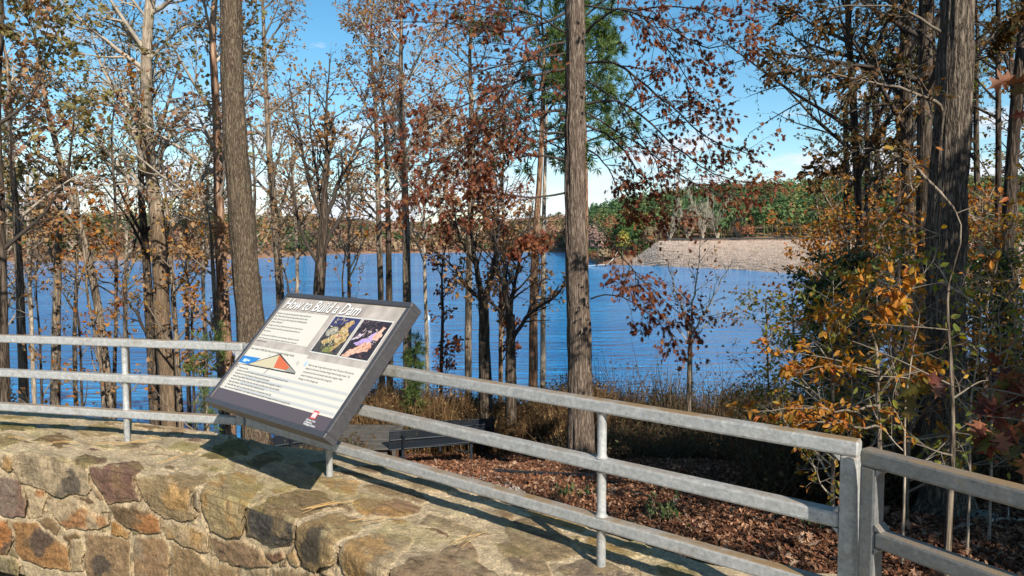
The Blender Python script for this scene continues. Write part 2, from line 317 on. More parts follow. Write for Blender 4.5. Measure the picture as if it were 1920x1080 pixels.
X, Y = np.meshgrid(xs, ys); Z = ground_z(X, Y) + .018 * noise(np.stack([X * 6, Y * 6, X * 0], -1), 3)
i = np.arange(len(ys) - 1)[:, None] * len(xs) + np.arange(len(xs) - 1)[None]; i = i.ravel()
g = obj('ground', raw_mesh('ground', np.stack([X, Y, Z], -1).reshape(-1, 3), [np.c_[i, i + 1, i + 1 + len(xs), i + len(xs)]], M['floor'], smooth=True)); tag(g, kind='structure')
# plaza paving on the camera's side of the wall
mb = MB(); mb.prism([(-9, -12, -.12), (3.2, -12, -.12), (1.2, .55, -.12), (.3, 1.9, -.12), (-1.4, 3.0, -.12), (-9, 4.6, -.12)], (0, 0, .12))
tag(mb.build('pavement', plain('concrete', (.36, .34, .30), .9, vary=.15, scale=6, bump=.2)), kind='structure')

# lake
m, t, b = mat('lake_water', .07, .5); b.inputs['IOR'].default_value = 1.33
o = N(t, 'ShaderNodeTexCoord'); mp1 = N(t, 'ShaderNodeMapping'); mp1.inputs['Scale'].default_value = (.55, 1.5, 1); mp1.inputs['Rotation'].default_value = (0, 0, .18)
n1 = N(t, 'ShaderNodeTexNoise', Scale=1.0, Detail=6.0, Roughness=.62, Distortion=.4); L(t, o.outputs['Object'], mp1.inputs[0]); L(t, mp1.outputs[0], n1.inputs['Vector'])
mp2 = N(t, 'ShaderNodeMapping'); mp2.inputs['Scale'].default_value = (.012, .05, 1); n2 = N(t, 'ShaderNodeTexNoise', Scale=1.0, Detail=4.0); L(t, o.outputs['Object'], mp2.inputs[0]); L(t, mp2.outputs[0], n2.inputs['Vector'])
r = ramp(t, [(.35, (.013, .18, .45)), (.65, (.03, .26, .56))]); L(t, n2.outputs['Fac'], r.inputs[0]); L(t, r.outputs[0], b.inputs['Base Color'])
mp3 = N(t, 'ShaderNodeMapping'); mp3.inputs['Scale'].default_value = (.10, .42, 1); mp3.inputs['Rotation'].default_value = (0, 0, -.12); n3 = N(t, 'ShaderNodeTexNoise', Scale=1.0, Detail=3.0, Distortion=.6); L(t, o.outputs['Object'], mp3.inputs[0]); L(t, mp3.outputs[0], n3.inputs['Vector'])
ma = N(t, 'ShaderNodeMath', _operation='MULTIPLY_ADD', i1=3.2); L(t, n3.outputs['Fac'], ma.inputs[0]); L(t, n1.outputs['Fac'], ma.inputs[2])
bb = N(t, 'ShaderNodeBump', Strength=1.0, Distance=.9); L(t, ma.outputs[0], bb.inputs['Height']); L(t, bb.outputs[0], b.inputs['Normal']); M['water'] = m
mb = MB(); mb.poly([(-3500, -60, LAKE), (3500, -60, LAKE), (3500, 5000, LAKE), (-3500, 5000, LAKE)]); tag(mb.build('water', m), kind='structure')

# ------------------------------------------------------------------ far shore: hills, woods, dam
def lerp(tab, x): return np.interp(x, [a for a, _ in tab], [b for _, b in tab])
SH = [(-700, 496), (0, 491), (430, 487), (560, 481), (640, 476), (900, 473), (1060, 473), (1095, 480), (1112, 495), (1190, 498), (1250, 500)]     # pixel rows of the waterline
TOPY = [(-700, 394), (0, 400), (60, 396), (200, 403), (350, 397), (480, 403), (600, 407), (700, 415), (820, 418), (950, 414), (1040, 402), (1100, 386), (1200, 366), (1300, 351), (1400, 344), (1480, 340), (1700, 334), (2600, 326)]
pxs = np.arange(-700, 2621, 20.)
def near_pt(px):
    if px < 1190: D = (EYE - LAKE) / (-(ray(px, lerp(SH, px))[2])) ; return D, LAKE
    return float(np.interp(px, [1190, 1240, 1500, 2600], [401, 410, 350, 300])), float(np.interp(px, [1190, 1240], [LAKE, 3.2]))
rows = 14; TH = 15.0
grid = np.zeros((rows + 1, len(pxs), 3))
for c, px in enumerate(pxs):
    D, zn = near_pt(px); depth = np.interp(px, [-700, 500, 640, 1060, 1110, 1300, 2600], [190, 200, 500, 500, 330, 400, 420])
    ytop = lerp(TOPY, px); Df = D + depth; zf = EYE + ray(px, ytop)[2] * Df - TH
    for k in range(rows + 1):
        f = k / rows; dd = D + depth * f; p = ray(px, 461) * dd
        z = zn + (zf - zn) * (f ** .85 if px < 1190 else f ** .95); z += (0 if k == 0 else 3 * noise(np.array([px * .012, f * 3, 1.]), 9) * math.sin(f * math.pi))
        grid[k, c] = (p[0], dd, z - (.6 if k == 0 and px < 1190 else 0))
back = grid[-1].copy(); back[:, :2] *= 1.25; back[:, 2] -= 60; G = np.concatenate([grid, back[None]]); nc = len(pxs)
i = (np.arange(rows + 1)[:, None] * nc + np.arange(nc - 1)[None]).ravel()
m, t, b = mat('far_soil', .95, .1); o = N(t, 'ShaderNodeTexCoord'); n = N(t, 'ShaderNodeTexNoise', Scale=.05, Detail=6.0); L(t, o.outputs['Object'], n.inputs['Vector']); r = ramp(t, [(.3, (.22, .125, .075)), (.6, (.32, .19, .12)), (.8, (.18, .135, .085))]); L(t, n.outputs['Fac'], r.inputs[0]); L(t, r.outputs[0], b.inputs['Base Color'])
tag(obj('hills', raw_mesh('hills', G.reshape(-1, 3), [np.c_[i, i + 1, i + 1 + nc, i + nc]], m, smooth=True)), kind='structure')
def crownmat(name, stops):
    m, t, b = mat(name, .9, .08); a = N(t, 'ShaderNodeAttribute', _attribute_name='tint'); g = N(t, 'ShaderNodeNewGeometry')
    r = ramp(t, stops); L(t, a.outputs['Fac'], r.inputs[0]); h = N(t, 'ShaderNodeHueSaturation'); mr = N(t, 'ShaderNodeMapRange', i3=.85, i4=1.2); L(t, g.outputs['Random Per Island'], mr.inputs[0]); L(t, mr.outputs[0], h.inputs['Value']); L(t, r.outputs[0], h.inputs['Color']); L(t, h.outputs[0], b.inputs['Base Color'])
    tr = N(t, 'ShaderNodeBsdfTranslucent'); L(t, h.outputs[0], tr.inputs['Color']); mx = N(t, 'ShaderNodeMixShader', i0=.25); L(t, b.outputs[0], mx.inputs[1]); L(t, tr.outputs[0], mx.inputs[2]); L(t, mx.outputs[0], t.nodes['Material Output'].inputs[0]); return m
M['far_green'] = crownmat('far_wood_mixed', [(0, (.07, .12, .05)), (.45, (.095, .15, .055)), (.62, (.17, .19, .07)), (.74, (.24, .17, .07)), (.86, (.30, .14, .07)), (1, (.36, .25, .12))])
M['far_autumn'] = crownmat('far_wood_autumn', [(0, (.05, .10, .035)), (.3, (.09, .12, .05)), (.5, (.22, .14, .08)), (.7, (.30, .15, .09)), (.85, (.24, .14, .12)), (1, (.34, .24, .14))])
def crown_faces(rng, cen, rad, hgt, n, sz):
    """leaf clumps spread over and inside uneven crowns; returns verts, quads, tint-repeat index"""
    nt_ = len(cen); d = rng.normal(size=(nt_, n, 3)); d /= np.linalg.norm(d, axis=2, keepdims=True); rr = rng.uniform(.55, 1.08, (nt_, n, 1))
    d[..., 2] = np.where(d[..., 2] < -.35, -d[..., 2], d[..., 2])
    p = cen[:, None] + d * rr * np.stack([rad, rad, hgt * .5], -1)[:, None]
    p = p.reshape(-1, 3); dd = d.reshape(-1, 3); K = len(p)
    a = np.cross(dd, rng.normal(size=(K, 3))); a /= np.linalg.norm(a, axis=1, keepdims=True); c = np.cross(a, dd + rng.normal(size=(K, 3)) * .5); c /= np.linalg.norm(c, axis=1, keepdims=True)
    s = (np.repeat(rad, n) * sz * rng.uniform(.6, 1.4, K))[:, None]
    V = np.stack([p - a * s, p - c * s * .8, p + a * s, p + c * s * .8], 1).reshape(-1, 3); i = np.arange(K)[:, None] * 4 + np.arange(4)
    return V, i
def scatter_wood(name, label, px0, px1, n, f0, f1, mat_, seed, nf=30, r0=2.4, r1=4.2, tb=0, tintpow=1.0):
    rng = np.random.default_rng(seed); px = rng.uniform(px0, px1, n); f = rng.uniform(f0, f1, n)
    x = np.interp(px, pxs, np.arange(nc)); c0 = np.clip(x.astype(int), 0, nc - 2); fx = (x - c0)[:, None]; y = f * rows; k0 = np.clip(y.astype(int), 0, rows - 1); fy = (y - k0)[:, None]
    P = (grid[k0, c0] * (1 - fx) + grid[k0, c0 + 1] * fx) * (1 - fy) + (grid[k0 + 1, c0] * (1 - fx) + grid[k0 + 1, c0 + 1] * fx) * fy
    rad = rng.uniform(r0, r1, n); h = rng.uniform(.7, 1.35, n) * TH; cen = P.copy(); cen[:, 2] += h * .56
    V, q = crown_faces(rng, cen, rad, h * .95, nf, .30)
    tint = np.clip(.5 + .55 * noise(np.c_[P[:, 0] * .02, P[:, 1] * .02, P[:, 0] * 0], seed) + rng.normal(size=n) * .22 + tb, 0, 1)
    TP = np.stack([P + [0, 0, -1], P + np.c_[h * 0, h * 0, h * .7]], 1); TR = np.c_[rad * .05, rad * .03]; TV, TF = tubes(TP, TR, 3)
    tin = np.concatenate([np.repeat(tint, nf * 4), np.full(len(TV), .55)])
    o = obj(name, raw_mesh(name, np.r_[V, TV], [q, TF + len(V)], mat_, attrs={'tint': tin})); tag(o, label, 'woods', kind='stuff'); return o
scatter_wood('far_woods', 'brown and green autumn woods along the far left shore', -650, 560, 3400, .012, 1, M['far_autumn'], 11, tb=-.13)
scatter_wood('far_woods', 'distant low woods closing the lake behind the middle trunks', 540, 1095, 2600, .01, 1, M['far_autumn'], 12, nf=16, r0=5, r1=9, tb=.1)
scatter_wood('hillside_woods', 'green pine covered hillside rising behind the dam', 1075, 2200, 6000, .04, 1, M['far_green'], 13, tb=-.22)

# dam: long riprap slope with a road and guardrail on its crest
CR = 4.3
crest = [(1185, 400), (1240, 385), (1480, 345), (1700, 315), (2100, 280), (2600, 255)]; wl = [(1178, 497.5), (1250, 499.5), (1400, 506), (1500, 515), (1620, 528), (1900, 545), (2600, 575)]
pc = np.arange(1180, 2601, 14.)
A = np.array([at_y(p, 461, lerp(crest, p)) for p in pc]); A[:, 2] = np.interp(pc, [1180, 1235], [LAKE + 2, CR]); B = np.array([at_z(p, lerp(wl, p), LAKE) for p in pc]); B[:, 2] -= 1
for arr in (A, B):
    for _ in range(60): arr[3:-1, :2] = arr[3:-1, :2] * .5 + (arr[2:-2, :2] + arr[4:, :2]) * .25
nk = 34; rng = np.random.default_rng(2); DG = np.stack([B + (A - B) * (k / nk) for k in range(nk + 1)]); DG[1:-1] += rng.normal(size=DG[1:-1].shape) * .14
road = A + np.array([3, 9, .05]); toe2 = A + np.array([10, 40, -14]); DG = np.concatenate([DG, road[None], toe2[None]])
m, t, b = mat('riprap', .9, .15); o = N(t, 'ShaderNodeTexCoord'); v = N(t, 'ShaderNodeTexVoronoi', Scale=.75); L(t, o.outputs['Object'], v.inputs['Vector']); sp = N(t, 'ShaderNodeSeparateColor'); L(t, v.outputs['Color'], sp.inputs[0])
r = ramp(t, [(0, (.32, .22, .16)), (.3, (.44, .32, .24)), (.7, (.50, .37, .28)), (1, (.40, .29, .22))]); L(t, sp.outputs[0], r.inputs[0]); L(t, r.outputs[0], b.inputs['Base Color']); v2 = N(t, 'ShaderNodeTexVoronoi', _feature='DISTANCE_TO_EDGE', Scale=.75); L(t, o.outputs['Object'], v2.inputs['Vector']); bb = N(t, 'ShaderNodeBump', Strength=1.0, Distance=.5); L(t, v2.outputs['Distance'], bb.inputs['Height']); L(t, bb.outputs[0], b.inputs['Normal'])
n_ = len(pc); i = (np.arange(nk + 2)[:, None] * n_ + np.arange(n_ - 1)[None]).ravel()
dam = thing('dam', 'long tan riprap dam slope holding the lake on the right', 'dam', tuple(A[6])); org = A[6]
obj('rock_slope', raw_mesh('rock_slope', DG.reshape(-1, 3), [np.c_[i, i + 1, i + 1 + n_, i + n_]], m, origin=org), dam)
mb = MB()
for k in range(5, n_ - 1):
    mb.beam(A[k] + [1, 3, .95], A[k + 1] + [1, 3, .95], .25, .75, bev=.02); mb.beam(A[k] + [1, 3.3, -.2], A[k] + [1, 3.3, .9], .3, .3, up=(0, 1, 0), bev=.02)
mb.build('guardrail', plain('dark_guardrail', (.07, .07, .065), .7), dam, origin=org)

# ------------------------------------------------------------------ stone wall
WT = 0.6                                  # wall top height
ZR = 1.13                                 # rail top height
rl = [at_z(x, y, ZR)[:2] for x, y in [(0, 626), (455, 641), (1128, 745), (1600, 822)]]
J = rl[1]; P4 = rl[3]; dirL = (rl[1] - rl[0]) / np.linalg.norm(rl[1] - rl[0]); dirM = (P4 - J) / np.linalg.norm(P4 - J)
P5 = at_z(1920, 899, ZR)[:2]; P4b = at_z(1632, 829, ZR)[:2]; dirR = (P5 - P4b) / np.linalg.norm(P5 - P4b)
fr_px = [(-420, 800), (-150, 828), (0, 846), (120, 864), (235, 886), (350, 912), (470, 950), (560, 984), (640, 1022), (760, 1078), (900, 1150), (1060, 1245)]
bk_px = [(-420, 748), (-150, 760), (0, 770), (140, 779), (270, 793), (400, 812), (500, 832), (640, 852), (780, 885), (950, 946), (1155, 1004), (1310, 1052)]
Fr = np.array([at_z(x, y, WT)[:2] for x, y in fr_px] + [(.75, 1.10), (.98, .5), (1.25, -.2)]); Bk = np.array([at_z(x, y, WT)[:2] for x, y in bk_px] + [(1.25, 1.98), (1.62, 1.1), (1.95, .3)])
s0 = np.concatenate([[0], np.cumsum(np.linalg.norm(np.diff(Fr, axis=0), axis=1))])
sv_ = np.concatenate([np.arange(0, 1.0, .05), np.arange(1.0, s0[11], .0058), np.arange(s0[11], s0[-1], .04)])
def smooth_interp(t, T, A):   # Catmull-Rom through the points
    i = np.clip(np.searchsorted(T, t) - 1, 0, len(T) - 2); h = (T[i + 1] - T[i]); u = ((t - T[i]) / h)[:, None]
    m_ = np.gradient(A, T, axis=0); h = h[:, None]
    return (2 * u ** 3 - 3 * u ** 2 + 1) * A[i] + (u ** 3 - 2 * u ** 2 + u) * h * m_[i] + (-2 * u ** 3 + 3 * u ** 2) * A[i + 1] + (u ** 3 - u ** 2) * h * m_[i + 1]
fF = smooth_interp(sv_, s0, Fr); fB = smooth_interp(sv_, s0, Bk)
inw = fB - fF; wid = np.linalg.norm(inw, axis=1); inw /= wid[:, None]
# profile: v in metres: 0..0.575 up the front, rounded arris, across the top, down the back
ca = .025
pv = np.concatenate([np.linspace(0, WT - ca, 98)[:-1], WT - ca + np.linspace(0, ca * 1.57, 8)[:-1]]); nt_top = 122; nb = 10
K_ = len(pv) + nt_top + nb; NS = len(sv_)
Pn = np.zeros((NS, K_, 3)); Nn = np.zeros((NS, K_, 3)); VV = np.zeros((NS, K_))
for k, v in enumerate(pv):
    if v <= WT - ca: off, z, a = 0, v, 0
    else: a = (v - (WT - ca)) / ca; off, z = ca * (1 - math.cos(a)), WT - ca + ca * math.sin(a)
    Pn[:, k, :2] = fF + inw * off; Pn[:, k, 2] = z; Nn[:, k, :2] = -inw * math.cos(a); Nn[:, k, 2] = math.sin(a); VV[:, k] = v
for k in range(nt_top):
    q = ca + (wid - ca) * (k / (nt_top - 1)); kk = len(pv) + k; Pn[:, kk, :2] = fF + inw * q[:, None]; Pn[:, kk, 2] = WT; Nn[:, kk, 2] = 1; VV[:, kk] = WT + q
for k in range(nb):
    kk = len(pv) + nt_top + k; Pn[:, kk, :2] = fB + inw * .02; Pn[:, kk, 2] = WT - .03 - 1.9 * (k / (nb - 1)); Nn[:, kk, :2] = inw; VV[:, kk] = WT + 1 + k * .2
PX, PY, DD = proj(Pn); mpp = DD / F
U_ = np.broadcast_to(sv_[:, None], VV.shape)
Q3 = np.stack([U_, VV, VV * 0], -1)
wob = 9.0 * fbm(Q3 * 16, 5, 21), 9.0 * fbm(Q3 * 16, 5, 33)
QX, QY = PX + wob[0], PY + wob[1] * .8
def c8(l): return [(x / 3.177, 740 + y / 3.177) for x, y in l]
def c2(l): return [(x / 2.25, 600 + y / 2.25) for x, y in l]
def c3(l): return [(400 + x / 3.2, 760 + y / 3.2) for x, y in l]
def c9(l): return [(960 + x / 3, 900 + y / 3) for x, y in l]
def cA(l): return [(220 + x / 4.153, 820 + y / 4.153) for x, y in l]
tan, och, rust, dk, mar, pale, grey, olive, brn = (.36, .29, .19), (.42, .28, .13), (.36, .18, .08), (.06, .06, .065), (.20, .13, .11), (.46, .39, .28), (.27, .23, .18), (.28, .25, .13), (.24, .17, .11)
# outline in the photograph, relief in m, base colour, second colour, second colour's centre (pixels) and radius, tilt of face
ST_ = [
 (c8([(5, 370), (60, 370), (80, 400), (75, 455), (40, 468), (5, 430)]), .035, tan, och, None),
 (c8([(70, 370), (120, 345), (290, 330), (420, 400), (520, 450), (545, 560), (520, 600), (330, 600), (250, 570), (120, 515), (75, 440)]), .055, (.36, .31, .23), dk, (c8([(440, 560)])[0], 24)),
 (c8([(425, 400), (500, 352), (600, 365), (655, 385), (600, 410), (500, 450)]), .014, (.15, .11, .08), olive, None),
 (c8([(535, 440), (650, 405), (850, 395), (855, 440), (800, 500), (835, 635), (640, 650), (560, 530)]), .045, mar, brn, None),
 (cA([(145, 325), (300, 300), (480, 275), (720, 300), (700, 350), (560, 420), (560, 560), (620, 610), (500, 660), (380, 630), (280, 570), (190, 450)]), .055, (.31, .25, .16), och, (cA([(480, 460)])[0], 22)),
 (c8([(0, 480), (130, 500), (145, 600), (150, 725), (60, 725), (-30, 700), (-60, 500)]), .04, (.22, .18, .16), mar, None),
 (c8([(155, 545), (260, 570), (275, 620), (265, 725), (155, 730)]), .03, pale, rust, (c8([(250, 580)])[0], 9)),
 (c8([(280, 640), (350, 610), (520, 650), (560, 700), (650, 720), (655, 770), (580, 795), (390, 805), (300, 690)]), .04, (.44, .37, .27), rust, (c8([(450, 745)])[0], 30)),
 (c8([(640, 655), (880, 670), (965, 745), (945, 820), (860, 830), (700, 740)]), .04, (.19, .14, .09), rust, (c8([(890, 790)])[0], 22)),
 (c8([(660, 760), (700, 745), (785, 810), (760, 845), (670, 830)]), .03, (.40, .23, .09), och, None),
 (c8([(-80, 730), (60, 740), (75, 900), (40, 960), (-80, 940)]), .04, rust, dk, (c8([(60, 900)])[0], 14)),
 (c8([(80, 760), (200, 755), (300, 830), (400, 900), (430, 1050), (230, 1020), (120, 970), (80, 860)]), .045, (.30, .18, .09), dk, (c8([(270, 850)])[0], 22)),
 (c8([(440, 880), (500, 865), (505, 1040), (440, 1050)]), .025, pale, tan, None),
 (c8([(505, 815), (640, 820), (775, 860), (770, 1110), (515, 1110)]), .03, (.27, .20, .13), dk, (c8([(600, 1000)])[0], 18)),
 (c2([(570, 915), (680, 915), (712, 960), (712, 1150), (560, 1150)]), .03, (.27, .19, .12), grey, None),
 (c8([(-60, 955), (60, 960), (110, 1000), (130, 1100), (-60, 1100)]), .03, (.23, .21, .15), olive, None),
 ([(373, 930), (384, 905), (412, 890), (450, 885), (486, 895), (478, 930), (463, 955), (456, 998), (430, 1005), (398, 997), (380, 965)], .06, (.37, .31, .19), och, None),
 (cA([(340, 700), (440, 670), (600, 690), (720, 750), (720, 885), (640, 885), (540, 840), (380, 790)]), .035, (.38, .31, .21), och, None),
 (cA([(735, 780), (950, 790), (1080, 850), (1220, 960), (1200, 1020), (1110, 1000), (900, 1000), (780, 960)]), .045, (.26, .19, .13), dk, (cA([(800, 900)])[0], 8)),
 (c2([(722, 945), (800, 960), (880, 1010), (1000, 1045), (1000, 1150), (720, 1150)]), .03, (.28, .21, .13), tan, None),
 ([(460, 1004), (470, 953), (510, 935), (556, 921), (606, 924), (630, 944), (600, 963), (553, 978), (552, 1007), (545, 1020), (528, 1021), (478, 1007)], .065, (.085, .085, .085), (.24, .19, .12), 'top'),
 (c3([(495, 750), (520, 710), (760, 650), (900, 690), (890, 750), (740, 830), (735, 945), (690, 955), (640, 960), (610, 1000), (530, 950), (500, 850)]), .055, (.31, .24, .14), dk, (c3([(600, 850)])[0], 26)),
 (c3([(740, 870), (830, 800), (1000, 755), (1220, 800), (1100, 920), (1060, 960), (1055, 1060), (900, 1100), (780, 1000), (745, 940)]), .05, (.33, .28, .20), och, (c3([(880, 920)])[0], 34)),
 (c3([(1060, 985), (1180, 920), (1340, 890), (1500, 810), (1545, 820), (1600, 930), (1720, 1040), (1700, 1200), (1070, 1200)]), .03, (.26, .20, .14), (.32, .26, .19), None),
 (c3([(1680, 830), (1930, 825), (1990, 930), (2040, 1050), (1800, 1000), (1730, 920)]), .022, (.20, .165, .13), tan, None),
 (c9([(290, 560), (240, 520), (275, 480), (420, 450), (560, 470), (700, 540), (700, 640), (400, 660)]), .022, (.21, .18, .15), tan, None),
 (c3([(315, 880), (410, 865), (420, 910), (380, 940), (330, 905)]), .03, (.30, .18, .12), dk, None),
 (c3([(440, 890), (490, 850), (520, 950), (500, 965), (450, 940)]), .025, tan, och, None),
 (c3([(365, 985), (450, 965), (600, 1000), (700, 1060), (700, 1150), (370, 1150)]), .03, (.33, .26, .17), tan, None),
 (c8([(165, 270), (350, 230), (455, 268), (355, 330), (270, 300)]), .012, (.19, .14, .085), brn, None),
 (c3([(830, 580), (900, 560), (1100, 570), (1260, 610), (1250, 640), (1110, 690), (860, 655)]), .012, (.28, .20, .14), och, None),
 (c3([(1060, 705), (1130, 690), (1210, 715), (1120, 735)]), .008, och, tan, None),
 (c3([(340, 510), (400, 485), (500, 490), (470, 530), (380, 535)]), .008, (.34, .27, .13), och, None),
 (cA([(375, 95), (480, 35), (600, 45), (690, 90), (560, 110), (400, 115)]), .012, (.27, .23, .10), olive, None),
 (cA([(235, 135), (330, 132), (480, 150), (400, 160), (240, 155)]), .010, (.17, .13, .09), brn, None),
 (cA([(600, 150), (700, 110), (860, 20), (1000, 20), (1060, 120), (900, 175), (720, 190)]), .018, (.22, .20, .09), (.16, .12, .07), None),
 (cA([(960, 190), (1120, 130), (1246, 100), (1300, 180), (1100, 250)]), .012, (.19, .16, .10), olive, None),
 (c8([(-40, 180), (100, 165), (235, 180), (200, 215), (0, 232)]), .014, (.25, .23, .09), (.20, .17, .09), None),
 (c8([(250, 105), (420, 110), (560, 120), (500, 150), (300, 150)]), .010, (.26, .20, .11), brn, None),
 (c8([(280, 185), (400, 170), (430, 190), (330, 212)]), .010, (.27, .24, .12), brn, None),
 (c3([(560, 120), (700, 90), (820, 130), (960, 210), (820, 240)]), .010, (.30, .24, .13), och, None),
 (c9([(-30, 240), (150, 190), (330, 330), (380, 440), (200, 470), (40, 400), (-60, 310)]), .012, (.27, .22, .15), tan, None),
 (c3([(980, 470), (1180, 500), (1330, 580), (1250, 600), (1050, 560), (900, 500)]), .009, (.27, .21, .14), tan, None),
 (c3([(1300, 660), (1480, 700), (1700, 780), (1560, 800), (1380, 760), (1240, 720)]), .010, (.33, .28, .20), grey, None),
 (c3([(1240, 742), (1330, 745), (1440, 782), (1400, 792), (1290, 762)]), .006, (.14, .09, .06), brn, None),
 (c3([(600, 430), (760, 420), (900, 470), (860, 540), (720, 530), (640, 480)]), .009, (.36, .30, .19), och, None),
 (c3([(20, 500), (160, 460), (300, 470), (290, 520), (120, 560), (30, 600)]), .010, (.33, .28, .18), olive, None),
 (c9([(60, 180), (200, 170), (420, 260), (400, 300), (240, 260)]), .010, (.36, .27, .13), och, None),
 (c9([(420, 300), (600, 380), (760, 440), (640, 440), (500, 400), (400, 350)]), .010, (.30, .21, .10), brn, None),
 (c8([(440, 215), (600, 175), (740, 215), (690, 250), (520, 255)]), .008, (.28, .23, .12), tan, None),
 (c8([(560, 130), (720, 140), (740, 180), (640, 185), (560, 160)]), .009, (.27, .21, .12), brn, None),
 (c8([(790, 160), (953, 175), (1000, 210), (860, 215), (790, 195)]), .009, (.24, .18, .10), brn, None),
 (c8([(0, 110), (180, 115), (230, 140), (120, 152), (0, 148)]), .009, (.26, .21, .12), tan, None),
 (c8([(-60, 245), (70, 238), (120, 290), (20, 330), (-60, 320)]), .010, (.27, .22, .13), olive, None),
 (cA([(20, 60), (150, 40), (250, 60), (160, 100), (10, 110)]), .009, (.22, .18, .12), brn, None),
 (cA([(340, 235), (430, 222), (490, 240), (420, 255)]), .006, (.20, .16, .10), brn, None),
 (cA([(610, 225), (660, 205), (720, 215), (680, 240)]), .006, (.22, .17, .11), brn, None),
 (c3([(560, 20 + 330), (700, 330), (760, 380), (640, 410)]), .009, (.20, .17, .08), olive, None),
]
H_ = np.zeros(VV.shape); COLr = np.zeros(VV.shape + (3,)); dist = np.full(VV.shape, 1e3)
f1, f2, f3 = fbm(Q3 * 14, 4, 41), fbm(Q3 * 40, 4, 57), fbm(Q3 * 5, 3, 77)
mort = np.array([.36, .28, .18]); COLr[:] = mort * (1 + .35 * f1 + .35 * f2 + .35 * fbm(Q3 * 120, 2, 71))[..., None]
H_ += .006 * f1 + .0022 * f2 + .008 * f3
vis = (VV < WT + .9)
occ = np.zeros(VV.shape)
rngs = np.random.default_rng(5)
for si, (pl, hh, ca_, cb_, sp_) in enumerate(ST_):
    pl = np.array(pl); x0, y0 = pl.min(0) - 14; x1, y1 = pl.max(0) + 14
    sel = np.where((QX > x0) & (QX < x1) & (QY > y0) & (QY < y1) & vis)
    x, y = QX[sel], QY[sel]; n_p = len(pl); dmin = np.full(x.shape, 1e9); ins = np.zeros(x.shape, bool)
    for k in range(n_p):
        a, b_ = pl[k], pl[(k + 1) % n_p]; e = b_ - a; tt = np.clip(((x - a[0]) * e[0] + (y - a[1]) * e[1]) / (e @ e), 0, 1)
        dmin = np.minimum(dmin, np.hypot(x - a[0] - tt * e[0], y - a[1] - tt * e[1]))
        c = ((a[1] > y) != (b_[1] > y)); ins ^= c & (x < (b_[0] - a[0]) * (y - a[1]) / (b_[1] - a[1] + 1e-12) + a[0])
    d = np.where(ins, dmin, -dmin) * mpp[sel]; n3 = Nn[sel]; topf = n3[:, 2] > .6
    cx, cy = pl.mean(0); tl = rngs.uniform(-1, 1, 2); lean = ((x - cx) * tl[0] + (y - cy) * tl[1]) * mpp[sel] * .14 * (hh / .05)
    q = Q3[sel] + si * 3.7; fac = np.abs(fbm(q * 11, 3, 90 + si)); ridg = fbm(q * np.array([10, 30, 1]), 3, 120 + si)
    edge = .011 if hh > .02 else .008
    # broken faces: the lowest of several random planes, so edges between them stay crisp
    rx, ry = (x - cx) * mpp[sel], (y - cy) * mpp[sel]; rad_ = max(np.ptp(pl[:, 0]), np.ptp(pl[:, 1])) * mpp[sel].mean() / 2; planes = []
    for kk in range(7):
        aa = rngs.uniform(0, 2 * math.pi); sl_ = rngs.uniform(.05, .55); off = rngs.uniform(.1, .5) * rad_ * sl_; planes.append(off - sl_ * (math.cos(aa) * rx + math.sin(aa) * ry))
    fa_ = np.minimum.reduce(planes + [np.full(rx.shape, .02)]); fa_ = np.maximum(fa_, -.035) * (hh / .05)
    top = hh * np.where(topf, .12, .55) + lean * np.where(topf, .3, 1) + (fa_ + .016 * np.abs(ridg) * (hh / .05) + .008 * fac * (hh / .05)) * np.where(topf, .22, 1)
    top = np.maximum(top, .004); h = top * np.clip(d / np.where(topf, .012, .006), 0, 1) ** .6
    # dark groove under the lower edge
    below = (~ins) & (dmin * mpp[sel] < .016) & (y > cy) & ~topf
    H_[sel] = np.where(ins, np.maximum(h + .002, H_[sel]), np.where(below, H_[sel] - .022 * (1 - dmin * mpp[sel] / .016) * (hh / .05), H_[sel]))
    mixn = sstep(-.12, .28, fbm(q * 13, 3, 150 + si))
    if sp_ == 'top': mm = topf * 1.0; mm = np.maximum(mm, .75 * sstep(.05, .3, fbm(q * 12, 3, 9)))
    elif sp_ is None: mm = mixn * .8
    else: mm = .8 * sstep(1.5, .6, np.hypot(x - sp_[0][0], (y - sp_[0][1]) * 1.3) / sp_[1] + 2.6 * fbm(q * 12, 4, 8) + 1.0 * ridg)
    c = (np.array(ca_) * (1 - mm[:, None]) + np.array(cb_) * mm[:, None]) * np.array([.72, .64, .55])
    crk = sstep(.035, .0, np.abs(fbm(q * np.array([9, 26, 1]), 4, 230 + si))) * sstep(-.1, .2, fbm(q * 6, 2, 11)); c = c * (1.04 + .55 * fbm(q * np.array([22, 45, 1]), 4, 200 + si) + .45 * fbm(q * 90, 2, 3) - .5 * crk)[:, None]; h = h - .006 * crk * (hh / .05) * (h > .004)
    edgeo = sstep(.02, 0, d) * sstep(-.1, .3, fbm(q * 18, 2, 5)) * .35; c = c * (1 - edgeo[:, None]) + np.array((.40, .30, .15)) * edgeo[:, None]
    wgt = sstep(.001, .005, d)[:, None]; COLr[sel] = COLr[sel] * (1 - wgt) + c * wgt; occ[sel] = np.maximum(occ[sel], sstep(-.02, 0, d))
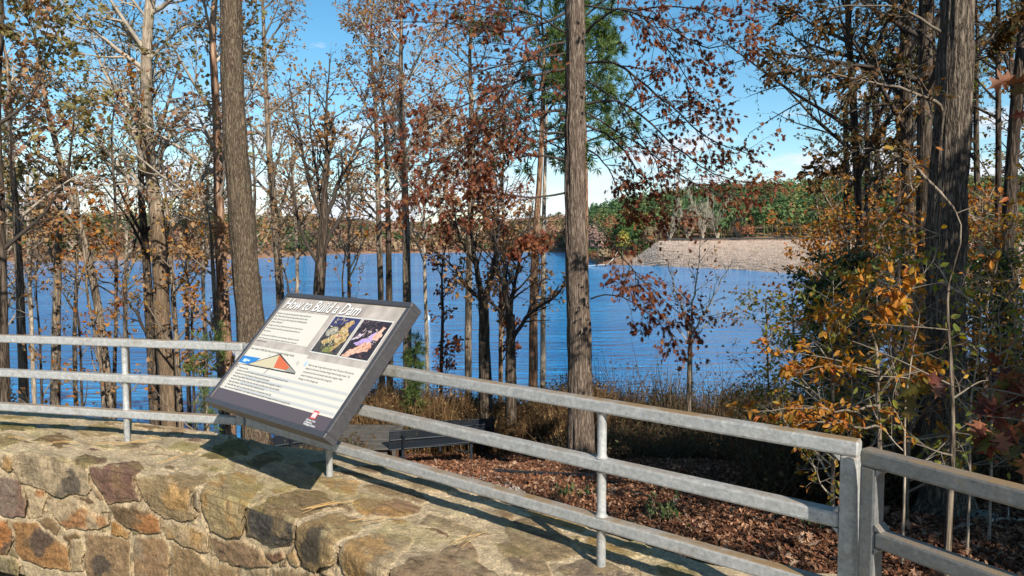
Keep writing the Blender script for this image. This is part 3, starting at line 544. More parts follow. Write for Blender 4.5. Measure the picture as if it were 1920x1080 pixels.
# the other stones: an irregular cell pattern where none is drawn above
ng = 560; su = rngs.uniform(sv_[0], sv_[-1], ng); svv = rngs.uniform(0, WT + .75, ng); ckeep = rngs.random(ng)
cc = np.array([tan, brn, grey, olive, (.28, .20, .12), (.30, .21, .12), mar])[rngs.integers(0, 7, ng)] * rngs.uniform(.5, .85, (ng, 1)) * np.array([.95, .87, .76])
for r0 in range(0, NS, 60):
    u = U_[r0:r0 + 60] + .05 * f3[r0:r0 + 60]; v = VV[r0:r0 + 60] + .03 * f1[r0:r0 + 60]
    dst = np.hypot((u[..., None] - su) * .62, v[..., None] - svv); o2 = np.argpartition(dst, 1, axis=-1)[..., :2]; d2 = np.take_along_axis(dst, o2, -1); sw = d2[..., 0] > d2[..., 1]
    i1 = np.where(sw, o2[..., 1], o2[..., 0]); a_, b_ = np.minimum(d2[..., 0], d2[..., 1]), np.maximum(d2[..., 0], d2[..., 1])
    ontop = Nn[r0:r0 + 60][..., 2] > .6
    keep = (ckeep[i1] < np.where(ontop, .72, .9)) & (occ[r0:r0 + 60] < .5) & vis[r0:r0 + 60]; e = (b_ - a_) * .5 - np.where(ontop, .020, .012)
    wgt = sstep(0, .008, e) * keep * (1 - occ[r0:r0 + 60]); hh = np.where(ontop, .009, .018) * (.7 + .6 * ckeep[i1])
    H_[r0:r0 + 60] += wgt * (hh + np.where(ontop, .003, .012) * f1[r0:r0 + 60])
    c = cc[i1] * (1 + .35 * f1[r0:r0 + 60] + .2 * f2[r0:r0 + 60])[..., None]; wgt = wgt * np.where(ontop, .92, 1); COLr[r0:r0 + 60] = COLr[r0:r0 + 60] * (1 - wgt[..., None]) + c * wgt[..., None]
# moss and lichen on the top
topm = (Nn[..., 2] > .6) * 1.0; ms = sstep(.16, .34, fbm(Q3 * 4.2 + 7, 5, 300)) * topm * .32; COLr = COLr * (1 - ms[..., None] * .8) + np.array((.27, .22, .07)) * ms[..., None] * .8
ms = sstep(.22, .34, fbm(Q3 * 9 + 3, 4, 310)) * topm * .25; COLr = COLr * (1 - ms[..., None]) + np.array((.50, .43, .24)) * ms[..., None]
H_ += .0028 * np.where(Nn[..., 2] > .6, .55, 1) * fbm(Q3 * 80, 3, 500) - .004 * sstep(.06, 0, np.abs(fbm(Q3 * np.array([14, 34, 1]), 4, 520))) * sstep(0, .3, f1)
Pw = Pn + Nn * H_[..., None]
i = (np.arange(NS - 1)[:, None] * K_ + np.arange(K_ - 1)[None]).ravel()
m, t, b = mat('stonework', .9, .12); a = N(t, 'ShaderNodeVertexColor', _layer_name='Col'); o = N(t, 'ShaderNodeTexCoord'); n = N(t, 'ShaderNodeTexNoise', Scale=160.0, Detail=5.0, Roughness=.7); L(t, o.outputs['Object'], n.inputs['Vector'])
r = ramp(t, [(.30, (.45, .43, .4)), (.5, (1, 1, 1)), (.70, (1.5, 1.48, 1.42))]); L(t, n.outputs['Fac'], r.inputs[0]); mu = N(t, 'ShaderNodeMixRGB', _blend_type='MULTIPLY', i0=1.0); L(t, a.outputs[0], mu.inputs[1]); L(t, r.outputs[0], mu.inputs[2]); L(t, mu.outputs[0], b.inputs['Base Color'])
n2 = N(t, 'ShaderNodeTexNoise', Scale=45.0, Detail=8.0, Roughness=.7); L(t, o.outputs['Object'], n2.inputs['Vector']); bb = N(t, 'ShaderNodeBump', Strength=.5, Distance=.009); L(t, n2.outputs['Fac'], bb.inputs['Height']); L(t, bb.outputs[0], b.inputs['Normal'])
wl_ = obj('stone_wall', raw_mesh('stone_wall', Pw.reshape(-1, 3), [np.c_[i, i + K_, i + K_ + 1, i + 1]], m, smooth=False, attrs={'Col': np.clip(COLr, .01, .9).reshape(-1, 3)}))
tag(wl_, 'low rubble stone wall in tan mortar under the metal railing', 'wall')
def walltop(x, y): return WT
# dry pine needles and straws lying on the wall
mb = MB(); rg = np.random.default_rng(8)
for px, py, a, n in [(205, 832, .2, 3), (30, 822, 2.9, 3), (260, 829, .1, 4), (600, 948, .6, 5), (120, 829, 0, 3), (330, 860, 1.2, 3), (700, 975, .4, 2), (880, 1010, 1.0, 3)]:
    c = at_z(px, py, WT + .022)
    for k in range(n):
        an = a + rg.normal() * .2; l = rg.uniform(.08, .2); p = c + np.r_[rg.normal(size=2) * .012, 0]; dv = np.array([math.cos(an), math.sin(an), 0]) * l / 2
        mb.tube([p - dv, p + [rg.normal() * .006, rg.normal() * .006, .004], p + dv], .0012, 4)
tag(mb.build('pine_straw', plain('straw', (.42, .26, .10), .8)), 'dry orange pine straw scattered on the wall top', 'pine straw', kind='stuff')

# ------------------------------------------------------------------ galvanised railing
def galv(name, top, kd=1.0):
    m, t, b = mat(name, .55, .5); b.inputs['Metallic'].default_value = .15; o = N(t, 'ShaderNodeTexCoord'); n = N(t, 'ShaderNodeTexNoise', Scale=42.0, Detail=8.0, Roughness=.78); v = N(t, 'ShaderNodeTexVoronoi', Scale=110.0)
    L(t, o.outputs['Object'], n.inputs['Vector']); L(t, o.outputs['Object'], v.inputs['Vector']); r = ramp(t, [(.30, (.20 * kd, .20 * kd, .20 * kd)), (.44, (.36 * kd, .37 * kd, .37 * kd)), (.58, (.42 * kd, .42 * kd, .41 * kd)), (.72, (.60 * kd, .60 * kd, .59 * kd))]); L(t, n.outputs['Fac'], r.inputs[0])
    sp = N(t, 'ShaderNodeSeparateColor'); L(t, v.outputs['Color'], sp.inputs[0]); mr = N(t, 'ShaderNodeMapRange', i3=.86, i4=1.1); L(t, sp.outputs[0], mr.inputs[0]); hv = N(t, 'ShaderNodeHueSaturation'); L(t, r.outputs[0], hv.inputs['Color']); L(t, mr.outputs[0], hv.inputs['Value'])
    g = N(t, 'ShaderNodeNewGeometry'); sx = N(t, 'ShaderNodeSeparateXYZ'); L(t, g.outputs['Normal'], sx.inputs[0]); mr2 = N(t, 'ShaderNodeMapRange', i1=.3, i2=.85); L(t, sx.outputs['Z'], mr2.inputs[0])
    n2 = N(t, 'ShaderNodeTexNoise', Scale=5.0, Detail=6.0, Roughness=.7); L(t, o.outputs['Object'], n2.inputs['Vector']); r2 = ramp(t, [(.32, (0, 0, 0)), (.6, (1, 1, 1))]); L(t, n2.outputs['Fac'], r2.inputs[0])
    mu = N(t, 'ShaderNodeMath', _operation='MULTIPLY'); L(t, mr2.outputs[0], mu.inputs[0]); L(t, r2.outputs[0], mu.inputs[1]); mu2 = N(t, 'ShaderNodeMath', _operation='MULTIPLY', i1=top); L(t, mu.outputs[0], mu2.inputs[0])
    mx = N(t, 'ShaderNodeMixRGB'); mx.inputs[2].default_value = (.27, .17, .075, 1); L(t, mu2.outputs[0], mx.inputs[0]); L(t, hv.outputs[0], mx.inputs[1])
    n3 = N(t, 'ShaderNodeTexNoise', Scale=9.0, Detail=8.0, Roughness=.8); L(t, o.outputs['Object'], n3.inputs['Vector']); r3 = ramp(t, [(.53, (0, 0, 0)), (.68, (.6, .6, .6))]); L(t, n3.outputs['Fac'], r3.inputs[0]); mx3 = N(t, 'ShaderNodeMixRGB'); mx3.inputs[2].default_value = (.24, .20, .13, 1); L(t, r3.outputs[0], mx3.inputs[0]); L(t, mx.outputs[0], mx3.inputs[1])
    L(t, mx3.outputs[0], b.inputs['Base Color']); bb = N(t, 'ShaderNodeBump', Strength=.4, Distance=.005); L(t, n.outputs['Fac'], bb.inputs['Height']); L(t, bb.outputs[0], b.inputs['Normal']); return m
M['galv'] = galv('galvanised_steel', 1.0); M['galv_clean'] = galv('galvanised_steel_clean', .5); M['galv_dark'] = galv('weathered_dark_steel', 1.0, .42)  # last one: same steel darkened, shade of the right section put into its colour
B_ = .041; hz = [ZR - B_ / 2, ZR - B_ / 2 - .183, ZR - B_ / 2 - .366]
def railing(label, a, b_, ends, rounds, dark=False):
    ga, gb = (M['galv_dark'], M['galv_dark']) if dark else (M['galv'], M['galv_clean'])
    a, b_ = np.asarray(a), np.asarray(b_); d = (b_ - a) / np.linalg.norm(b_ - a); R = thing('metal_railing', label, 'railing', (*((a + b_) / 2), WT), 'sections of the galvanised railing on the wall'); og = np.array([*((a + b_) / 2), WT])
    nrm = np.array([-d[1], d[0]]); 
    for k, z in enumerate(hz):
        e0 = a + d * (B_ if (ends[0] and k) else 0); e1 = b_ - d * (B_ if (ends[1] and k) else 0)
        mb = MB(); mb.beam([*e0, z], [*e1, z], B_, B_, bev=.007); mb.build(['top_rail', 'middle_rail', 'bottom_rail'][k], ga if k != 1 else gb, R, origin=og)
    for on, p, s in ((ends[0], a, 1), (ends[1], b_, -1)):
        if on:
            mb = MB(); q = p + d * s * B_ / 2; mb.beam([*q, hz[0] - B_ / 2 + .001], [*q, on], B_, B_, up=(*nrm, 0), bev=.007)
            # small weld gussets in the corners
            for z, sg in ((hz[0] - B_ / 2, -1), (hz[1] + B_ / 2, 1), (hz[1] - B_ / 2, -1)):
                w0 = q + d * s * B_ / 2; mb.prism([(*(w0 - nrm * .02), z), (*(w0 + d * s * .014 - nrm * .02), z), (*(w0 - nrm * .02), z + sg * .014)], (nrm[0] * .04, nrm[1] * .04, 0))
            mb.build('end_post', gb, R, origin=og)
    for p in rounds:
        mb = MB()
        for z0, z1 in ((hz[1] + B_ / 2, hz[0] - B_ / 2), (hz[2] + B_ / 2, hz[1] - B_ / 2), (WT - .06, hz[2] - B_ / 2)):
            zz = np.array([z0, z0 + .003, z0 + .010, z1 - .010, z1 - .003, z1]); rr = np.array([.021, .0175, .0145, .0145, .0175, .021]); 
            if z0 < WT: rr[:3] = .0145
            mb.tube(np.c_[np.tile(p, (6, 1)), zz], rr, 16, cap=False)
        mb.build('post', gb, R, smooth=True, origin=og)
    return R
pj = lambda px, a, d: a + d * (((px - 960) / F * a[1] / CT - a[0]) / (d[0] - (px - 960) / F * d[1]) if 1 else 0)
def on_line(px, a, d):     # point of the line whose column in the photograph is px, at mid rail height
    ts = np.linspace(-6, 6, 12001); P = np.c_[a + ts[:, None] * d, np.full(len(ts), .9)]; X_, _, dd = proj(P); X_ = np.where(dd > .3, X_, 1e9); return P[np.argmin(abs(X_ - px)), :2]
inL = np.array([-dirL[1], dirL[0]]) * -.02; inM = np.array([-dirM[1], dirM[0]]) * -.02
endL = on_line(459, rl[0] + inL, dirL); stM = endL + dirM * .012 + np.array([.012, -.004])
P1 = on_line(235, rl[0] + inL, dirL); P2 = on_line(616, stM, dirM); P3 = on_line(1128, stM, dirM); EM = on_line(1608, stM, dirM)
P0 = rl[0] + inL - dirL * 2.0
railing('left grey railing section in front of the lake', P0, endL, (0, hz[2] - B_ / 2), [P1, P0 + dirL * .3])
dirM2 = (EM - stM) / np.linalg.norm(EM - stM)
railing('middle grey railing section slanting down from the sign to the corner posts', stM, EM, (hz[2] - B_ / 2, WT - .05), [P2, P3])
sR = EM + np.array([.030, -.016])
sR = np.array([at_z(1612, 838, ZR)[0] + .012, at_z(1612, 838, ZR)[1]])
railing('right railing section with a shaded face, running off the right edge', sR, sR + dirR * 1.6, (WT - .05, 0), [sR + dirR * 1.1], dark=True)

# ------------------------------------------------------------------ interpretive sign
yaw, tilt = -.732, .83; r_ = Vector((math.cos(yaw), math.sin(yaw), 0)); b_v = Vector((-math.sin(yaw), math.cos(yaw), 0)); u_ = b_v * math.cos(tilt) + Vector((0, 0, 1)) * math.sin(tilt); n_v = r_.cross(u_)
sign = thing('information_sign', 'tilted dark framed information sign reading How to Build a Dam', 'sign', (-.856, 2.931, 1.155)); mw = Matrix((r_, u_, n_v)).transposed().to_4x4(); mw.translation = (-.856, 2.931, 1.155); sign.matrix_world = mw
fm = plain('dark_bronze_frame', (.055, .053, .058), .42, spec=.5, vary=.2, scale=60, bump=.05)
pn = plain('sign_print', (.66, .62, .54), .35, spec=.4)
W2, H2 = .455, .305
mb = MB()
for (a, b_, c) in [((-W2, H2 - .0115), (W2, H2 - .0115), 0), ((-W2, -H2 + .0115), (W2, -H2 + .0115), 0)]:
    mb.beam((*a, -.027), (*b_, -.027), .023, .06, up=(0, 0, 1), bev=.004)
for x in (-W2 + .0115, W2 - .0115): mb.beam((x, -H2 + .023, -.0275), (x, H2 - .023, -.0275), .023, .059, up=(0, 0, 1), bev=.004)
fr = mb.build('frame', fm, sign)
mb = MB(); mb.beam((-W2 + .024, 0, -.047), (W2 - .024, 0, -.047), 2 * H2 - .05, .012, up=(0, 0, 1), bev=.002); mb.build('back_plate', plain('olive_backing', (.13, .115, .07), .7), sign)
# supports to the wall top
for x in (-.30, .30):
    mb = MB(); mb.beam((x, -.20, -.065), (x, .20, -.065), .04, .024, up=(0, 0, 1), bev=.003); mb.build('mounting_bracket', fm, sign)
def flat(name, polys, z, m_, parent=None):
    mb = MB()
    for p in polys: mb.poly([(x, y, z) for x, y in p])
    return mb.build(name, m_, parent or sign)
rect = lambda x0, y0, x1, y1: [(x0, y0), (x1, y0), (x1, y1), (x0, y1)]
m, t, b = mat('beige_print', .35, .4); o = N(t, 'ShaderNodeTexCoord'); n = N(t, 'ShaderNodeTexNoise', Scale=14.0, Detail=6.0); L(t, o.outputs['Object'], n.inputs['Vector']); r = ramp(t, [(.3, (.34, .29, .25)), (.5, (.45, .39, .34)), (.7, (.56, .49, .43))]); L(t, n.outputs['Fac'], r.inputs[0]); L(t, r.outputs[0], b.inputs['Base Color']); beige = m
panel = flat('panel', [rect(-.432, -.284, .432, .284)], -.0055, beige)
flat('white_block', [rect(-.426, .04, -.02, .205), rect(-.426, -.235, .43, -.012), rect(-.426, -.012, .03, .004)], -.0047, pn, panel)
flat('dark_band', [rect(-.431, -.283, .431, -.226)], -.0041, plain('aubergine_print', (.10, .078, .085), .35), panel)
flat('grey_stripe', [rect(-.30, -.118 - .029 * k - .011, .42, -.118 - .029 * k) for k in range(4)], -.0041, plain('grey_print', (.50, .50, .485), .4), panel)
ink = plain('dark_ink', (.05, .045, .045), .5); white = plain('white_ink', (.82, .82, .80), .5)
def text(name, lines, x, y, size, m_, shear=0, z=-.0036, off=0, sp=1.0, step=0, parent=None):
    """lettering as one flat mesh, one or several lines"""
    Vs, Fs = [], {}; n0 = 0
    for k, s_ in enumerate([lines] if isinstance(lines, str) else lines):
        cu = bpy.data.curves.new('t', 'FONT'); cu.body = s_; cu.size = size; cu.shear = shear; cu.offset = off; cu.resolution_u = 2; cu.space_character = sp
        o = bpy.data.objects.new('t', cu); COL.objects.link(o); bpy.context.view_layer.update(); me = bpy.data.meshes.new_from_object(o.evaluated_get(bpy.context.evaluated_depsgraph_get()))
        v = np.array([tuple(q.co) for q in me.vertices]).reshape(-1, 3); v[:, 0] *= .86; v[:, 1] -= k * step
        for p in me.polygons: Fs.setdefault(len(p.vertices), []).append(np.array(p.vertices) + n0)
        n0 += len(v); Vs.append(v); bpy.data.objects.remove(o); bpy.data.curves.remove(cu); bpy.data.meshes.remove(me)
    return obj(name, raw_mesh(name, np.concatenate(Vs), [np.array(f) for f in Fs.values()], m_), parent or panel, (x, y, z))
text('title_lettering', 'How to Build a Dam', -.414, .217, .083, plain('title_shadow', (.16, .12, .10), .5), .28, z=-.0042, off=.0022, sp=.97); text('title_lettering', 'How to Build a Dam', -.417, .219, .083, white, .28, z=-.0036, off=.0006, sp=.97)
P_ = [(-.42, .185, ["Falls Dam is not what most people picture when they think of a", "dam. When visitors first see the long earthen structure many", "wonder, 'how can a pile of dirt hold back the 42.8 billion gallons", "of water in Falls Lake?'"]),
      (-.42, .117, ["Amazingly a pile of dirt can't hold back this much water if the dam were just", "dirt it would erode over time from water seeping through and destroy the", "dam's structure."]),
      (-.42, .061, ["To prevent erosion, the Falls Dam was constructed using a rolled earth and rock fill", "method. The dam uses several layers designed to withstand the forces of water and", "strengthen the structure."])]
for x, y, ls in P_:
    text('paragraph_lettering', ls, x, y, .0125 if y > .15 else .0107, ink, .1, step=.0165)
text('heading_lettering', 'Cross section of Falls Dam from your perspective (looking North)', -.42, -.016, .0155, ink, .1)
text('paragraph_lettering', ["Water can seep through almost any type of soil. The dam at Falls Lake was", "designed so that water could seep through without causing erosion. The", "sand, gravel, and rock at the bottom allow this to happen. Water", "pressure is lessened as the water flows through the", "drainage out of the drainage area."], .072, -.042, .0118, ink, .1, step=.0165)
ll = ["Part    Properties and Uses", "Impervious Core and Fill - provides an impervious wall to prevent water from seeping through the dam.", "Rock-grade stone. Used at the bottom of the dam and provides support.", "Shell and Drainage Blanket - does not slow water seeping through the dam and guides it to Zone 3.", "Random Fill - Makes up the face of either side of the dam and provides erosion control and stability.", "Riprap (large boulders) - prevents wave action from eroding the structure.", "A blanket filter drain, which runs underneath half of the dam to the downstream (west) side.", "Slurry trench cut-off through bedrock - acts the depth of the dam to prevent water from seeping underneath and escaping the dam."]
text('list_heading', ll[0], -.425, -.117, .0115, ink, .1)
text('list_lettering', ll[1:], -.395, -.1315, .0115, ink, .1, step=.0145); text('list_lettering', [str(k) for k in range(1, 8)], -.417, -.1315, .0115, ink, step=.0145)
blue = plain('blue_print', (.03, .20, .52), .4); tanp = plain('tan_print', (.58, .50, .33), .4); orp = plain('orange_print', (.60, .14, .05), .4); blk = plain('black_print', (.03, .03, .03), .5)
dg = flat('diagram', [[(-.431, -.09), (-.33, -.092), (-.283, -.052), (-.431, -.055)]], -.0040, blue, panel)
flat('diagram_ground', [[(-.424, -.098), (.03, -.092), (.03, -.086), (-.33, -.092)]], -.0039, blk, dg); flat('diagram_embankment', [[(-.345, -.090), (-.165, -.020), (-.142, -.088)]], -.0037, tanp, dg)
flat('diagram_outline', [[(-.349, -.090), (-.165, -.014), (.03, -.083), (.022, -.083), (-.165, -.020), (-.339, -.088)]], -.0034, blk, dg)
flat('diagram_core', [[(-.165, -.020), (-.035, -.066), (-.05, -.082), (-.142, -.082)]], -.0035, orp, dg); flat('diagram_toe', [[(-.035, -.066), (.022, -.085), (-.05, -.085)]], -.0036, plain('stone_print', (.30, .28, .24), .5), dg)
for q_ in ([(-.17, -.086), (-.166, -.086), (-.178, -.118), (-.181, -.118)], [(-.012, -.045), (-.010, -.045), (-.005, -.030), (-.007, -.030)], [(.0, -.052), (.002, -.052), (.006, -.036), (.004, -.036)], rect(-.235, -.036, -.233, -.026)): flat('diagram_line', [q_], -.0034, ink, dg)
flat('diagram_emblem', [rect(-.405, -.083, -.375, -.068), rect(-.372, -.078, -.352, -.070)], -.0034, plain('pale_blue_print', (.55, .72, .85), .4), dg)
flat('droplet', [[(.045, -.045), (.056, -.050), (.060, -.035), (.052, -.018), (.047, -.030)]], -.0036, plain('sky_blue_print', (.35, .55, .85), .4), panel)
text('caption_lettering', 'Layers', -.427, -.106, .010, ink)
# two aerial photographs printed on the panel
wb = flat('photograph_border', [rect(.020, .018, .213, .212), rect(.219, .018, .412, .212)], -.0042, plain('cream_print', (.62, .60, .56), .4), panel)
def mottled(name, stops, sc):
    m, t, b = mat(name, .35, .4); o = N(t, 'ShaderNodeTexCoord'); n = N(t, 'ShaderNodeTexNoise', Scale=sc, Detail=7.0, Roughness=.7, Distortion=.8); L(t, o.outputs['Object'], n.inputs['Vector']); r = ramp(t, stops); L(t, n.outputs['Fac'], r.inputs[0]); L(t, r.outputs[0], b.inputs['Base Color']); return m
X0, Y0, Wp, Hp = .0265, .0245, .180, .181; 
def q1(l, x0):
    out = []; full = len(l) == 4 and l[0] == (0, 0)
    for k in range(len(l)):
        a, b_ = np.array(l[k], float), np.array(l[(k + 1) % len(l)], float)
        for u in ([0] if full else np.linspace(0, 1, 7)[:-1]):
            p = a + (b_ - a) * u; j = 0 if full else .022; p = np.clip(p + j * np.array([noise(np.array([[p[0] * 23, p[1] * 23, 1.]]), 1)[0], noise(np.array([[p[0] * 23, p[1] * 23, 5.]]), 2)[0]]), 0, 1); out.append((x0 + p[0] * Wp, Y0 + p[1] * Hp))
    return out
def specks(name, region, n, sz, m_, parent, x0, z, seed):
    rg = np.random.default_rng(seed); P = []
    for _ in range(n):
        c = np.array([rg.uniform(region[0], region[2]), rg.uniform(region[1], region[3])]); a = rg.uniform(0, 3.14); L1_, L2_ = sz * rg.uniform(.5, 2.2), sz * rg.uniform(.15, .5); d = np.array([math.cos(a), math.sin(a)]); e = np.array([-d[1], d[0]])
        P.append([(x0 + q[0] * Wp, Y0 + q[1] * Hp) for q in (np.clip(c + d * L1_ * u + e * L2_ * v, 0, 1) for u, v in ((-1, -.4), (0, -1), (1, -.2), (.4, 1), (-.6, .8)))])
    return tag(flat(name, P, z, m_, parent), kind='stuff')
ph = flat('photograph', [q1([(0, 0), (1, 0), (1, 1), (0, 1)], X0)], -.0038, mottled('dark_woods_print', [(.35, (.025, .02, .035)), (.5, (.06, .05, .05)), (.7, (.13, .12, .06))], 40), panel)
flat('photograph_water', [q1([(0, .72), (.35, .78), (.6, .85), (.8, .70), (1, .6), (1, 1), (0, 1)], X0)], -.0036, mottled('indigo_print', [(.3, (.03, .03, .09)), (.7, (.06, .06, .15))], 30), ph)
flat('photograph_earthwork', [q1([(.10, .30), (.35, .42), (.5, .60), (.62, .88), (.78, .95), (.86, .86), (.74, .72), (.95, .55), (.86, .35), (.70, .25), (.55, .40), (.42, .30), (.25, .22)], X0), q1([(.62, .05), (.72, .08), (.98, .42), (.9, .5), (.70, .22)], X0)], -.0034, mottled('sand_print', [(.35, (.30, .17, .05)), (.5, (.52, .34, .13)), (.68, (.66, .52, .30))], 60), ph)
flat('photograph_gravel', [q1([(.05, .62), (.35, .74), (.48, .62), (.3, .45), (.12, .45)], X0)], -.0033, mottled('gravel_print', [(.4, (.20, .19, .14)), (.6, (.50, .47, .40))], 90), ph)
flat('photograph_meadow', [q1([(.35, .12), (.55, .22), (.68, .20), (.6, .05), (.42, .02)], X0)], -.0033, mottled('meadow_print', [(.4, (.10, .12, .03)), (.6, (.30, .29, .10))], 60), ph)
flat('photograph_building', [q1([(.56, .53), (.68, .56), (.70, .48), (.58, .44)], X0)], -.0032, plain('brick_print', (.42, .12, .06), .4), ph)
X1 = .2255; ph2 = flat('photograph', [q1([(0, 0), (1, 0), (1, 1), (0, 1)], X1)], -.0038, mottled('night_woods_print', [(.4, (.022, .017, .020)), (.6, (.05, .035, .04)), (.75, (.14, .10, .10))], 50), panel)
flat('photograph_slope', [q1([(.15, .34), (.50, .55), (.66, .72), (.78, .66), (.72, .45), (.55, .34), (.38, .32)], X1)], -.0036, mottled('lilac_print', [(.3, (.36, .24, .50)), (.7, (.52, .38, .66))], 20), ph2)
flat('photograph_road', [q1([(.05, .0), (.16, .16), (.36, .28), (.55, .42), (.74, .44), (.84, .34), (.80, .22), (.62, .16), (.45, .13), (.25, .0)], X1), q1([(.66, .58), (.80, .86), (.92, .84), (.86, .72), (.96, .66), (.90, .50), (.72, .52)], X1)], -.0035, mottled('peach_print', [(.3, (.60, .28, .16)), (.6, (.74, .46, .34))], 30), ph2)
flat('photograph_shore', [q1([(.02, .42), (.2, .62), (.34, .64), (.24, .5)], X1)], -.0034, plain('pink_print', (.60, .48, .55), .4), ph2); flat('photograph_line', [q1([(.12, .36), (.46, .66), (.48, .64), (.14, .34)], X1)], -.0032, blk, ph2)
for nm, rg_, n_s, sz_, col_, sd_ in (('photograph_tracks', (.1, .22, .9, .95), 46, .035, (.62, .50, .32), 1), ('photograph_scrub', (.25, .0, .8, .6), 50, .03, (.16, .18, .05), 2), ('photograph_machinery', (.3, .35, .85, .7), 26, .018, (.70, .68, .62), 3), ('photograph_shade', (.05, .2, .9, .9), 40, .022, (.07, .05, .04), 4)): specks(nm, rg_, n_s, sz_, plain(nm, col_, .4), ph, X0, -.0031 + sd_ * 1e-4, sd_)
for nm, rg_, n_s, sz_, col_, sd_ in (('photograph_tracks', (.2, .3, .9, .8), 26, .03, (.80, .66, .62), 5), ('photograph_scrub', (.0, .5, .6, 1), 46, .022, (.30, .20, .20), 6), ('photograph_machinery', (.3, .05, .8, .4), 22, .02, (.48, .20, .12), 7), ('photograph_shade', (.1, .05, .95, .75), 34, .022, (.05, .03, .05), 8)): specks(nm, rg_, n_s, sz_, plain(nm, col_, .4), ph2, X1, -.0031 + (sd_ - 4) * 1e-4, sd_)
# red castle emblem and lettering bottom right
lg = flat('emblem', [rect(.300, -.248, .334, -.2145)], -.0036, plain('red_print', (.70, .07, .06), .4), panel)
flat('emblem_castle', [rect(.305, -.243, .311, -.224), rect(.323, -.243, .329, -.224), rect(.311, -.243, .315, -.231), rect(.319, -.243, .323, -.231), rect(.311, -.231, .323, -.228), rect(.3135, -.228, .3205, -.221), rect(.304, -.224, .3065, -.221), rect(.3085, -.224, .312, -.221), rect(.322, -.224, .3255, -.221), rect(.3275, -.224, .330, -.221)], -.0032, white, lg)
text('emblem_lettering', ['US Army Corps', 'of Engineers.', 'Wilmington District'], .286, -.2585, .0108, white, off=.0002, step=.009, parent=lg)

